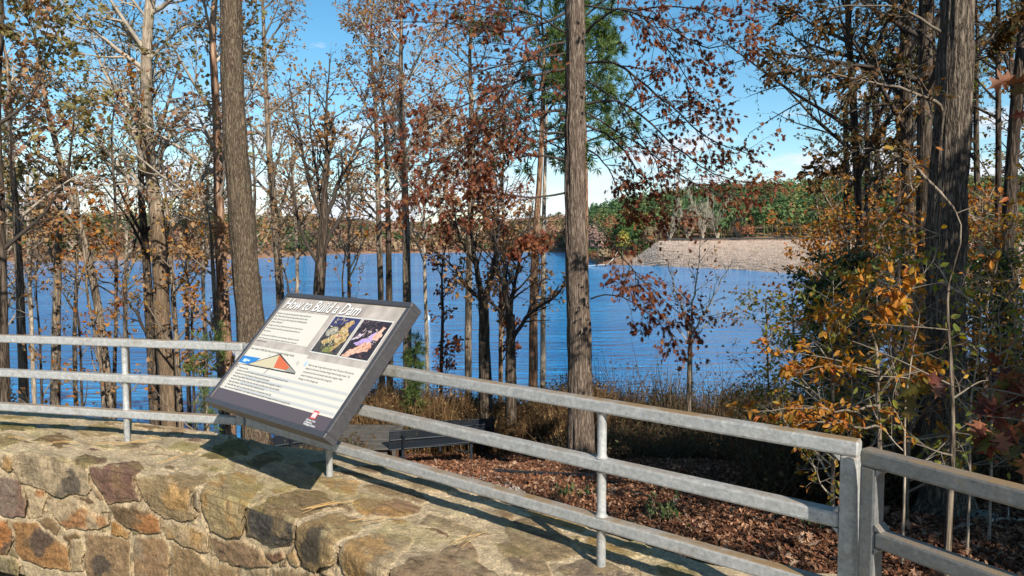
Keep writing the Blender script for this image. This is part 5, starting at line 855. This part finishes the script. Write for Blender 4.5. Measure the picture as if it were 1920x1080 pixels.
for k, (px, y, h, L_, lab) in enumerate([(1560, 10, 3.1, .9, 'glossy green holly left of the orange saplings'), (1600, 10.5, 3.0, .9, 'low glossy green holly beneath the orange sapling'), (1855, 11, 3.2, .9, 'glossy green holly right behind the ridged grey trunk')]):
    tree('holly_shrub', lab, 'shrub', [(px, 600, 4), (px, 780, 6)], y, h, M['bark_dark'], M['twig_dark'], M['lf_green'], shape='oval', size=.06, seed=180 + k, t0=.1, n1=34, L1=L_, n2=7, n3=5, nl=6, droop=.2)
# beech sprays reaching left over the rail
tree('beech_tree', 'young beech with bright gold horizontal sprays reaching left above the rail', T, [(1640, 640, 5), (1646, 740, 7), (1650, 880, 10)], 6.6, 2.5, M['bark_grey'], M['twig'], [M['lf_yellow'], M['lf_orange']], shape='oval', size=.068, seed=190, t0=.6, n1=6, L1=1.0, a1=65, flat=.85, n2=6, n3=4, nl=4, trop=.05, droop=.5,
     limbs=[([(1644, 700), (1600, 690, 6.4), (1550, 686, 6.3), (1490, 700, 6.2)], .012), ([(1646, 760), (1590, 770, 6.2), (1500, 765, 6.0), (1390, 770, 5.9)], .013), ([(1648, 800), (1600, 800, 6.4), (1540, 790, 6.2), (1450, 805, 6.1)], .012), ([(1646, 740), (1700, 700, 6.5), (1760, 690, 6.4)], .012)], limb_n2=9, l2=.3)
tree('sapling', 'thin bare grey sapling right in front of the ridged trunk base', T, [(1778, 540, 4), (1784, 700, 7), (1786, 850, 10), (1778, 1000, 13)], 5.6, 3.5, M['bark_grey'], M['twig'], M['lf_yellow'], shape='oval', size=.055, seed=191, t0=.3, n1=8, L1=.8, a1=70, n2=4, n3=3, nl=1, trop=.1, limb_r=.010)
for k, (px, y, lab) in enumerate([(1822, 6.6, 'thin pale bare shoot, first right of the ridged trunk base'), (1862, 7.0, 'thin pale bare shoot, second right of the ridged trunk base'), (1700, 6.4, 'thin pale bare shoot left of the ridged trunk base')]):
    tree('sapling', lab, T, [(px + 14, 640, 2.5), (px - 2, 760, 4), (px - 4, 900, 5)], y, 2.6, M['bark_pale'], M['twig_pale'], M['lf_ygreen'], shape='oval', size=.07, seed=195 + k, t0=.25, n1=12, L1=.8, a1=60, n2=4, n3=3, nl=1, trop=.2, limb_r=.008)
# red oak leaves close by on the right
tree('red_oak_sapling', 'red oak sapling close by at the right edge with large red and green lobed leaves', T, [(2010, 500, 16), (2015, 800, 22), (2018, 1000, 28)], 3.1, 3.9, M['bark_grey'], M['twig'], M['lf_redoak'], shape='redoak', size=.095, seed=202, t0=.96, n1=0, n2=5, n3=3, nl=3, l2=.28, l3=.5, droop=.9, trop=0,
     limbs=[([(2012, 800), (1930, 745, 2.95), (1850, 730, 2.85), (1750, 725, 2.8)], .007), ([(2014, 830), (1930, 790, 2.7), (1850, 780, 2.6)], .006), ([(2010, 740), (1960, 700, 3.0), (1900, 690, 3.0)], .006), ([(2006, 300), (1970, 180, 2.9), (1925, 130, 2.8)], .006)], limb_n2=4)
# leafy limbs hanging in at the top left corner, from a tree outside the view
tree('oak_tree', 'oak at the left whose green brown leafy limbs hang in at the top left corner', T, [(-210, 0, 60), (-215, 500, 70)], 9, 12, M['bark_grey'], M['twig_dark'], [M['lf_darkoak'], M['lf_olive']], shape='oak', size=.085, seed=210, t0=.97, n1=0, L1=2.5, limbs=[([(-205, 60), (-120, 20, 9), (-30, 30, 9), (40, 60, 9)], .035), ([(-205, -60), (-100, -60, 9), (0, -20, 9), (50, 0, 9)], .035)], limb_n2=12, n3=5, nl=4, l2=.16, droop=.7, trop=0)

# unseen trees added: right ones shade the woodland floor, left ones block sky light
for k, (x, y, h) in enumerate([(9.0, 0.3, 8), (8.9, 3.3, 6.4), (12.5, 2.0, 8.5), (10.6, -3.4, 9.5), (15, -.5, 10), (4.5, -.7, 5.6), (-8, -4, 13), (-11, -9, 15), (-5, -11, 15), (-12, -1, 13), (-8, -8, 14)]):
    px = 960 + F * x / max(y, 1)
    rngp = np.random.default_rng(300 + k)
    # built directly in world space: trunk up from the ground
    zb = float(ground_z(x, y)); root = thing('leafy_tree', ['broad leafy tree beyond the right edge, nearest the corner posts', 'low leafy tree beyond the right edge beside the ridged trunk', 'broad leafy tree beyond the right edge, farthest from the wall', 'smaller leafy tree beyond the right edge', 'broad leafy tree behind the viewer on the right', 'small leafy tree just outside the right edge', 'tall tree behind the viewer on the left, nearest', 'tall tree behind the viewer on the left, farthest', 'tall tree right behind the viewer', 'tall tree outside the left edge', 'tall tree behind the viewer on the left, in the middle of the group'][k], T, (x, y, zb), 'trees beyond the right edge')
    PT, RT = resample([(x, y, zb - .2), (x + .1, y, zb + h * .4), (x - .1, y + .2, zb + h)], [.2, .16, .03], 20); V, f = tubes(PT[None], RT[None], 10); og = (x, y, zb); obj('trunk', raw_mesh('trunk', V, [f], M['bark_ridge'], smooth=True, origin=og), root)
    a, b_ = grow(rngp, PT[None, 10 if h < 6 else 6:], RT[None, 10 if h < 6 else 6:], 20, .02, .95, 60, 1.3 if h < 6 else 3.4, 8, .2, .3, .6); c, d = grow(rngp, a, b_, 7, .2, 1, 48, 1.5, 6, .25, 0, .6); e, ff = grow(rngp, c, d, 6, .15, 1, 45, .6, 4, .3, -.1, .6)
    Vs, Fs, n0 = [], [], 0
    for q in ((a, b_, 5), (c, d, 4), (e, ff, 3)): v, f = tubes(*q); Vs.append(v); Fs.append(f + n0); n0 += len(v)
    obj('branches', raw_mesh('branches', np.concatenate(Vs), [np.concatenate(Fs)], M['twig'], origin=og), root); p_, d_ = along(rngp, e, 8 if x > 0 else 12, .2, 1, .05); V, Fc = leafmesh(rngp, p_, 'small', .12 if h < 6 else .17 if x > 0 else .24, .3, d_); obj('crown', raw_mesh('crown', V, Fc, M['lf_rust'], origin=og), root)

# ------------------------------------------------------------------ leaf litter, brush and ground cover
def in_view_ground(rng, n, p0, p1, y0, y1, pw=1.0):
    px = rng.uniform(p0, p1, n); y = y0 + (y1 - y0) * rng.random(n) ** pw; x = (px - 960) / F * y; return x, y
rng = np.random.default_rng(400)
def litter(name, label, n, p0, p1, y0, y1, pw, size, mat_, seed, shape='oval', lift=.03):
    rng = np.random.default_rng(seed); x, y = in_view_ground(rng, n, p0, p1, y0, y1, pw); z = ground_z(x, y) + rng.uniform(.0, lift, n) + .018 * noise(np.stack([x * 6, y * 6, x * 0], -1), 3)
    a = rng.uniform(0, 2 * math.pi, n); d = np.c_[np.cos(a), np.sin(a), rng.normal(size=n) * .35] * 1.5
    tp = leafmesh(rng, np.c_[x, y, z], shape, size, 0, d, 2.2, fold=.25, sv=.4); return tag(obj(name, raw_mesh(name, tp[0], tp[1], mat_)), label, 'leaves', kind='stuff')
litter('leaf_litter', 'brown and russet fallen leaves covering the woodland floor', 190000, 700, 2150, 3.2, 13.5, .62, .05, M['lf_litter'], 401)
litter('leaf_litter', 'larger curled tan oak leaves lying on top of the litter', 5000, 700, 2150, 3.6, 13.5, .7, .08, leafmat('tan_fallen_leaves', [(.34, .20, .12), (.24, .12, .07), (.42, .29, .20), (.20, .09, .05)], trans=.1, rough=.8), 403, shape='oak', lift=.05)
litter('leaf_litter', 'tan fallen leaves on the slope before the dry grass', 120000, 560, 1750, 10, 19, .9, .06, M['lf_litter'], 402, shape='small', lift=.05)
def blades(name, label, n, p0, p1, y0, y1, h, mat_, seed, shape='blade', lean=.25, patch=1.5, cat='grass', leafn=0, leafm=None, leafs=.07):
    rng = np.random.default_rng(seed); x, y = in_view_ground(rng, n, p0, p1, y0, y1); k = fbm(np.c_[x * patch, y * patch, x * 0], 3, seed) > -.25 + rng.normal(size=n) * .12; x, y = x[k], y[k]
    hh = h * (.75 + .6 * noise(np.c_[x * .5, y * .5, x * 0], seed + 1)) * rng.uniform(.45, 1.2, len(x)); d = np.c_[rng.normal(size=len(x)) * lean, rng.normal(size=len(x)) * lean, np.ones(len(x))]; P = np.c_[x, y, ground_z(x, y) - .03]
    tp = np.array(LEAF[shape]); d /= np.linalg.norm(d, axis=1, keepdims=True); s_ = np.cross(d, rng.normal(size=d.shape)); s_ /= np.linalg.norm(s_, axis=1, keepdims=True)
    V = P[:, None] + hh[:, None, None] * (tp[:, 1][None, :, None] * d[:, None] + tp[:, 0][None, :, None] * s_[:, None] * 1.0); V[:, 2, :2] += (rng.normal(size=(len(x), 2)) * .18 * hh[:, None])
    V = V.reshape(-1, 3); f = np.arange(len(V)).reshape(-1, 4)
    mats = [mat_]; Fs = [f]; mi = [0]
    if leafn:
        i = rng.integers(0, len(x), leafn); q = P[i] + d[i] * (hh[i] * rng.uniform(.15, 1, leafn))[:, None] + rng.normal(size=(leafn, 3)) * .05; v2, f2 = leafmesh(rng, q, 'small', leafs, .2); Fs.append(f2[0] + len(V)); V = np.r_[V, v2]; mats.append(leafm); mi.append(1)
    return tag(obj(name, raw_mesh(name, V, Fs, mats, mi)), label, cat, kind='stuff')
blades('dry_grass', 'tall dry tan grass standing behind the benches', 26000, 600, 1130, 16.8, 19.5, 1.35, M['grass_dry'], 410, shape='stem2', lean=.16, leafn=26000, leafm=M['grass_dry'])
blades('undergrowth', 'dark tangled brush along the bank in front of the lake', 34000, 610, 1520, 18.8, 23.5, 1.65, M['brush'], 411, shape='stem2', lean=.3, cat='brush', leafn=80000, leafm=M['brush_leaf'], leafs=.09)
blades('undergrowth', 'brown weeds and sprigs around the foot of the oak', 16000, 1040, 1700, 13.0, 19.0, .7, M['brush'], 412, lean=.5, cat='brush', leafn=26000, leafm=M['brush_leaf'], leafs=.07)
blades('undergrowth', 'low brown brush on the slope behind the left part of the wall', 14000, 360, 660, 11, 16, .75, M['brush'], 413, lean=.4, cat='brush', leafn=16000, leafm=M['brush_leaf'], leafs=.08)
blades('undergrowth', 'dark brush and sprigs under the right woods', 26000, 1420, 2150, 8.6, 19, .75, M['brush'], 414, lean=.5, cat='brush', leafn=42000, leafm=M['brush_leaf'], leafs=.075)
# thin upright weed stems against the water
blades('weeds', 'thin upright weed stems against the water', 1100, 620, 1480, 18.5, 22, 2.5, M['brush'], 415, shape='stem', lean=.16, patch=.5, leafn=1500, leafm=M['brush_leaf'], leafs=.07, cat='weeds')

# ------------------------------------------------------------------ deck, benches, edging, gravel
dk = plain('weathered_deck_wood', (.085, .077, .068), .85, vary=.35, scale=5, bump=.3)
Dc = at_y(650, 820, 16.4); deck = thing('wooden_deck', 'grey weathered wooden deck beside the black benches', 'deck', tuple(Dc)); zt = -2.62
rgd = np.random.default_rng(4)
x0, x1, y0, y1 = -4.4, -2.55, 14.7, 16.6
k = 0; y = y0
while y < y1:
    mb = MB(); xr = x1 - (y - y0) * .0 + .02 * rgd.normal(); mb.beam((x0, y + .07, zt + rgd.normal() * .003), (xr, y + .07, zt + rgd.normal() * .006), .130, .035, bev=.004); mb.build('board', dk, deck, origin=Dc); y += .146
for yy in (y0 + .15, (y0 + y1) / 2, y1 - .15):
    mb = MB(); mb.beam((x0 + .1, yy, zt - .10), (x1 - .06, yy, zt - .10), .09, .16, bev=.004); mb.build('joist', dk, deck, origin=Dc)
for yy in (y0 + .15, y1 - .15):
    for xx in (x0 + .2, (x0 + x1) / 2, x1 - .2):
        mb = MB(); mb.beam((xx, yy + .1, zt - .95), (xx, yy + .1, zt - .02), .09, .09, up=(0, 1, 0), bev=.004); mb.build('post', dk, deck, origin=Dc)
bm_ = plain('black_bench_coating', (.014, .020, .030), .6, spec=.4)
def bench(label, a, b_, zg):
    """metal mesh bench seen from behind; a and b_ are the ground points of the two ends"""
    a, b_ = np.array(a, float), np.array(b_, float); L_ = np.linalg.norm(b_ - a); rz = math.atan2(b_[1] - a[1], b_[0] - a[0]); c = (a + b_) / 2
    R = thing('metal_bench', label, 'bench', (c[0], c[1], zg), 'black metal park benches', rz); h = L_ / 2; R.scale = (1, 1, .86)
    def grid_panel(name, P0, ax, bx, n, m_):
        mb = MB(); P0, ax, bx = map(np.array, (P0, ax, bx)); mb.tube([P0, P0 + ax, P0 + ax + bx, P0 + bx, P0], .022, 8, cap=False)
        for i in range(n + m_):      # expanded metal: crossing diagonal strands
            for sg in (0, 1):
                t0_, t1_ = max(0, i - m_) / n, min(n, i) / n; u0, u1 = (i - t0_ * n) / m_, (i - t1_ * n) / m_; 
                if sg: u0, u1 = 1 - u0, 1 - u1
                mb.tube([P0 + ax * t0_ + bx * u0, P0 + ax * t1_ + bx * u1], .009, 4, cap=False)
        return mb.build(name, bm_, R)
    grid_panel('seat', (-h, .06, .40), (L_, 0, 0), (0, .42, .0), 44, 9); bk_ = grid_panel('backrest', (-h, .02, .44), (L_, 0, 0), (0, -.07, .44), 44, 10); mb = MB(); mb.tube([(-h, -.04, .66), (h, -.04, .66)], .02, 8); mb.build('crossbar', bm_, R)
    for s_ in (-1, 1):
        x = s_ * (h - .28)
        for nm, pts in (('leg', [(x, .44, 0), (x, .42, .38)]), ('leg', [(x, .04, 0), (x, .05, .38), (x, .0, .46), (x, -.13, .80)])):
            mb = MB(); mb.tube(pts, .03, 8); mb.build(nm, bm_, R)
        mb = MB(); mb.tube([(x, .03, .36), (x, .45, .36)], .022, 8); mb.tube([(x, .25, .36), (x - s_ * .55, .25, .36), (x - s_ * .02, .25, .08)], .012, 6); mb.build('brace', bm_, R)
    return R
bz = lambda p: float(ground_z(p[0], p[1]))
def gp(px, Y): return np.array([(px - 960) / F * Y, Y])
bench('long black metal mesh bench nearest the dry grass, seen from behind under the middle rail', gp(727, 14.7), gp(907, 15.3), -2.98)
bench('second black metal bench, mostly hidden behind the first', gp(800, 16.3), gp(926, 16.6), -3.17)
bench('black metal bench just showing over the wall below the sign', gp(508, 13.2), gp(612, 13.8), 1.6 - (370 / F) * 13.4 - .60)
ed = plain('black_edging', (.02, .02, .022), .6)
def onground(px, py, lift=0): p = ground_hit(px, py); p[2] = float(ground_z(p[0], p[1])) + lift; return p
def edging(label, pts, hgt=.10, wd=.09):
    P = [onground(x, y, hgt * .4) for x, y in pts]; root = thing('landscape_edging', label, 'edging', tuple(P[0]))
    for a, b_ in zip(P[:-1], P[1:]): mb = MB(); mb.beam(a, b_, wd, hgt, bev=.01); mb.build('edging_board', ed, root, origin=P[0])
edging('black edging board turning a corner left of the oak base', [(915, 806), (978, 801), (990, 812), (1014, 836)])
edging('long black edging board lying among the leaves below the middle rail', [(925, 889), (1000, 894), (1060, 897), (1118, 899)], .09)
# gravel patch
rgd = np.random.default_rng(12); pg = np.array([(868, 893), (900, 884), (930, 888), (952, 905), (985, 930), (965, 938), (930, 925), (890, 905)], float); n = 5200
px = rgd.uniform(860, 990, n); py = rgd.uniform(880, 940, n); ins = np.zeros(n, bool)
for k in range(len(pg)):
    a, b_ = pg[k], pg[(k + 1) % len(pg)]; ins ^= ((a[1] > py) != (b_[1] > py)) & (px < (b_[0] - a[0]) * (py - a[1]) / (b_[1] - a[1] + 1e-9) + a[0])
oct_ = np.array([(1, 0, 0), (0, 1, 0), (-1, 0, 0), (0, -1, 0), (0, 0, 1), (0, 0, -1)], float); of = np.array([[0, 1, 4], [1, 2, 4], [2, 3, 4], [3, 0, 4], [1, 0, 5], [2, 1, 5], [3, 2, 5], [0, 3, 5]])
cs = np.array([onground(x, y, .02) for x, y in zip(px[ins][:2600], py[ins][:2600])]); V = cs[:, None] + (oct_[None] + rgd.normal(size=(len(cs), 6, 3)) * .2) * rgd.uniform(.012, .03, (len(cs), 1, 1))
gm = leafmat('gravel', [(.42, .40, .37), (.30, .29, .28), (.55, .52, .48), (.20, .19, .19)], trans=0.0, rough=.9); tag(obj('gravel', raw_mesh('gravel', V.reshape(-1, 3), [(np.arange(len(cs))[:, None, None] * 6 + of[None]).reshape(-1, 3)], gm)), 'pale grey gravel patch among the fallen leaves', 'gravel', kind='stuff')
# fallen branches, stone, green seedlings
def fallen(label, pts, r, m_, side=()):
    P = np.array([onground(x, y, r * .8 + l) for x, y, l in pts]); root = thing('fallen_branch', label, 'branch', tuple(P[0])); pp, rr = resample(P, np.linspace(r, r * .35, len(P)), 18); pp += np.random.default_rng(int(pts[0][0])).normal(size=pp.shape) * r * .25
    mb = MB(); mb.tube(pp, rr, 7)
    for k, dx, dy, dz in side: mb.tube([pp[k], pp[k] + np.array([dx, dy, dz]) * .5 + [0, 0, .01], pp[k] + [dx, dy, dz]], [r * .4, r * .3, r * .12], 5)
    mb.build('stem', m_, root, smooth=True, origin=P[0])
fallen('pale fallen branch on the leaves at the lower right', [(1845, 985, 0), (1880, 982, .02), (1960, 984, 0)], .028, M['bark_pale'], [(8, .2, .3, .05)])
fallen('thin pale fallen branch below the ridged grey trunk', [(1665, 950, 0), (1700, 936, .04), (1775, 938, .02)], .018, M['bark_pale'], [(5, .1, .3, .08)])
fallen('short pale stick on the leaves left of the thin bare sapling', [(1795, 992, 0), (1830, 988, .02)], .02, M['bark_pale'])
fallen('dark fallen stick on the leaves right of the middle round post', [(1140, 930, 0), (1190, 930, .02), (1250, 940, 0)], .022, M['bark_dark'], [(9, .2, .2, .04)])
fallen('dark fallen stick on the leaves left of the middle round post', [(990, 922, 0), (1040, 922, .02), (1100, 928, 0)], .02, M['bark_dark'])
fallen('thin pale curved twig on the ground behind the benches', [(925, 840, 0), (950, 850, .03), (1000, 862, 0)], .014, M['bark_pale'])
fallen('dark rotting log lying in the woods left of the thin bare sapling', [(1420, 905, 0), (1500, 912, 0), (1560, 918, 0)], .035, M['bark_dark'])
p = onground(1838, 968, -.02); rngp = np.random.default_rng(3); import bmesh
bm = bmesh.new(); bmesh.ops.create_icosphere(bm, subdivisions=4, radius=1)
for v in bm.verts:
    q = np.array(v.co); s_ = 1 + .25 * float(fbm((q * 1.6)[None], 3, 8)[0]); v.co = (q[0] * .28 * s_, q[1] * .20 * s_, q[2] * .07 * s_)
me = bpy.data.meshes.new('flat_stone'); bm.to_mesh(me); bm.free(); me.materials.append(plain('mossy_grey_stone', (.18, .17, .13), .9, vary=.4, scale=12, bump=.4)); tag(obj('flat_stone', me, None, tuple(p)), 'flat grey stone half buried in leaves at the lower right', 'stone')
def seedling(label, px, py, n, sp, h, m_, seed):
    rng = np.random.default_rng(seed); p = onground(px, py); root = thing('seedling', label, 'plant', tuple(p)); mb = MB(); pos = []
    for k in range(n):
        q = p + np.r_[rng.normal(size=2) * sp, 0]; q[2] = p[2]; tp_ = q + [rng.normal() * .08, rng.normal() * .08, h * rng.uniform(.5, 1)]; mb.tube([q, (q + tp_) / 2 + rng.normal(size=3) * .01, tp_], [.004, .003, .002], 4); pos += [q + (tp_ - q) * u for u in (.55, .75, .9, 1, 1)]
    mb.build('stem', M['twig'], root, origin=p); V, Fc = leafmesh(rng, np.array(pos) + rng.normal(size=(len(pos), 3)) * .01, 'oval', .06, 0, None, 1.5); obj('foliage', raw_mesh('foliage', V, Fc, m_, origin=p), root)
M['lf_fern'] = leafmat('seedling_leaves', [(.06, .10, .03), (.04, .075, .022), (.09, .12, .04)], trans=.3)
seedling('low green seedlings in the leaves between the round post and the corner posts', 1245, 975, 26, .16, .22, M['lf_fern'], 1); seedling('green sprig in the leaves left of the round post', 1050, 932, 6, .08, .18, M['lf_fern'], 2); seedling('small green sprigs beside the corner posts', 1500, 985, 12, .15, .2, M['lf_fern'], 3)
seedling('green clump in shade above the corner end of the middle rail', 1550, 905, 30, .22, .3, M['lf_fern'], 4); seedling('green tuft right of the oak base', 1230, 855, 18, .25, .22, M['lf_fern'], 5); seedling('lone green sprig further left by the lower rail', 1095, 935, 5, .06, .15, M['lf_fern'], 6)
# lake things
bq = at_z(801, 600, LAKE); by = thing('buoy', 'small white buoy floating on the lake right of the sign', 'buoy', tuple(bq)); mb = MB(); zz = np.array([-.3, 0, .25, .55, .7, 1.25, 1.35]); mb.tube(np.c_[np.zeros((7, 2)), zz], [.2, .36, .38, .3, .14, .12, .04], 14); mb.build('float', plain('white_buoy_paint', (.8, .8, .78), .4), by, smooth=True)
mb = MB(); mb.tube(np.c_[np.zeros((3, 2)), [.85, .87, 1.02]], [.125, .135, .13], 14); mb.build('band', plain('orange_buoy_band', (.7, .2, .04), .5), by)
dq = at_z(1128, 499, LAKE); dr = thing('driftwood', 'white fallen snag lying in the water by the shore point', 'driftwood', tuple(dq)); mb = MB(); mb.tube(dq + np.array([(-8, 0, .1), (-2, 1, .5), (3, 2, .7), (7, 5, 4), (10, 8, 8)]), [.12, .16, .18, .13, .06], 6); mb.tube(dq + np.array([(3, 2, .7), (5, 0, 3), (10, 0, 5)]), [.12, .09, .05], 5); mb.build('stem', plain('bleached_wood', (.62, .58, .5), .8), dr, origin=dq)

# trees one can tell apart around the end of the dam
def shore_tree(label, px, py_base, D, H, rad, cols, seed, n=420, bare=False, name='shore_tree'):
    rng = np.random.default_rng(seed); b0 = at_y(px, py_base, D); root = thing(name, label, T, tuple(b0), 'trees at the end of the dam')
    if bare:
        PT, RT = resample([b0 - [0, 0, 1], b0 + [0, 0, H * .15]], [.35, .33], 6); lv = []; P1_, R1_ = grow(rng, PT[None], np.full((1, 6), .4), 9, .5, 1, 22, H * 1.1, 8, .10, .12, .75, up=.6, taper=.2); P2_, R2_ = grow(rng, P1_, R1_, 8, .25, 1, 30, H * .35, 5, .15, .3, .6); P3_, R3_ = grow(rng, P2_, R2_, 5, .2, 1, 35, H * .14, 4, .2, .2, .6)
        Vs, Fs, n0 = [], [], 0
        for q in ((P1_, np.maximum(R1_, .12), 5), (P2_, np.maximum(R2_, .055), 4), (P3_, np.maximum(R3_, .03), 3)): v, f = tubes(*q); Vs.append(v); Fs.append(f + n0); n0 += len(v)
        v, f = tubes(PT[None], RT[None], 6); obj('trunk', raw_mesh('trunk', v, [f], M['twig_pale'], origin=b0), root); obj('branches', raw_mesh('branches', np.concatenate(Vs), [np.concatenate(Fs)], M['twig_pale'], origin=b0), root); return
    PT, RT = resample([b0 - [0, 0, 1], b0 + [0, 0, H * .7]], [.35, .12], 6); v, f = tubes(PT[None], RT[None], 6); obj('trunk', raw_mesh('trunk', v, [f], M['twig'], origin=b0), root)
    V, q = crown_faces(rng, (b0 + [0, 0, H * .56])[None], np.array([rad]), np.array([H * .85]), n, .10); Vn = V + (fbm(V * .35 + seed, 2, seed)[:, None] * 1.2); obj('crown', raw_mesh('crown', Vn, [q], leafmat('shore_' + str(seed), cols, trans=.25, rough=.9, spec=.1), origin=b0), root)
Gr, Ye, Re, Pk, Br = [(.06, .12, .03), (.09, .16, .035), (.05, .09, .03)], [(.42, .33, .05), (.36, .28, .06), (.30, .27, .06)], [(.30, .12, .06), (.36, .17, .09), (.24, .11, .06)], [(.32, .20, .16), (.38, .26, .21), (.28, .17, .13)], [(.26, .19, .11), (.32, .24, .15), (.22, .17, .10)]
for a in [('round green tree at the shore point, tallest near the dam end', 1180, 480, 430, 25, 9, Gr, 501), ('bright yellow tree at the shore point in front of the green one', 1168, 486, 418, 17, 4.5, Ye, 502), ('pinkish brown tree at the waterline beside the oak trunk', 1122, 490, 432, 19, 6, Pk, 503), ('yellow green tree high on the shore point', 1205, 470, 436, 23, 6.5, [(.16, .18, .04), (.22, .22, .05)], 504), ('tan tree at the dam end', 1222, 480, 412, 18, 6, Br, 505), ('orange brown tree behind the yellow tree', 1145, 470, 445, 23, 6, Re, 506), ('small dark green pine at the dam end waterline', 1214, 494, 402, 11, 3.2, Gr, 507), ('low reddish tree at the waterline of the point', 1150, 494, 425, 9, 4.5, Re, 508), ('pinkish tree close beside the oak trunk on the shore point', 1106, 482, 440, 21, 6, Pk, 512), ('low dark green bush at the waterline left of the driftwood', 1103, 494, 428, 9, 5.5, Gr, 513), ('low reddish bush at the waterline behind the driftwood', 1116, 495, 424, 8, 5.5, Re, 514), ('low tan bush at the waterline right of the driftwood', 1131, 495, 422, 9, 5.5, Br, 515), ('tan bush at the start of the dam slope', 1238, 492, 398, 10, 5, Br, 509), ('red brown tree on the crest end of the dam', 1290, 450, 400, 15, 5, Re, 510), ('small orange tree behind the dam crest', 1402, 452, 385, 9, 4, Re, 511)]: shore_tree(*a)
for k, (px, H, lab) in enumerate([(1290, 24, 'pale bare tree fanning up behind the dam, leftmost of the bare row'), (1318, 27, 'pale bare tree behind the dam, tallest of the bare row'), (1345, 25, 'pale bare tree behind the dam, right of the tallest one'), (1385, 20, 'pale bare tree behind the dam, rightmost of the bare row'), (1255, 19, 'pale bare tree above the dam end')]): shore_tree(lab, px, 456, 402, H, 5, None, 520 + k, bare=True, name='bare_tree')
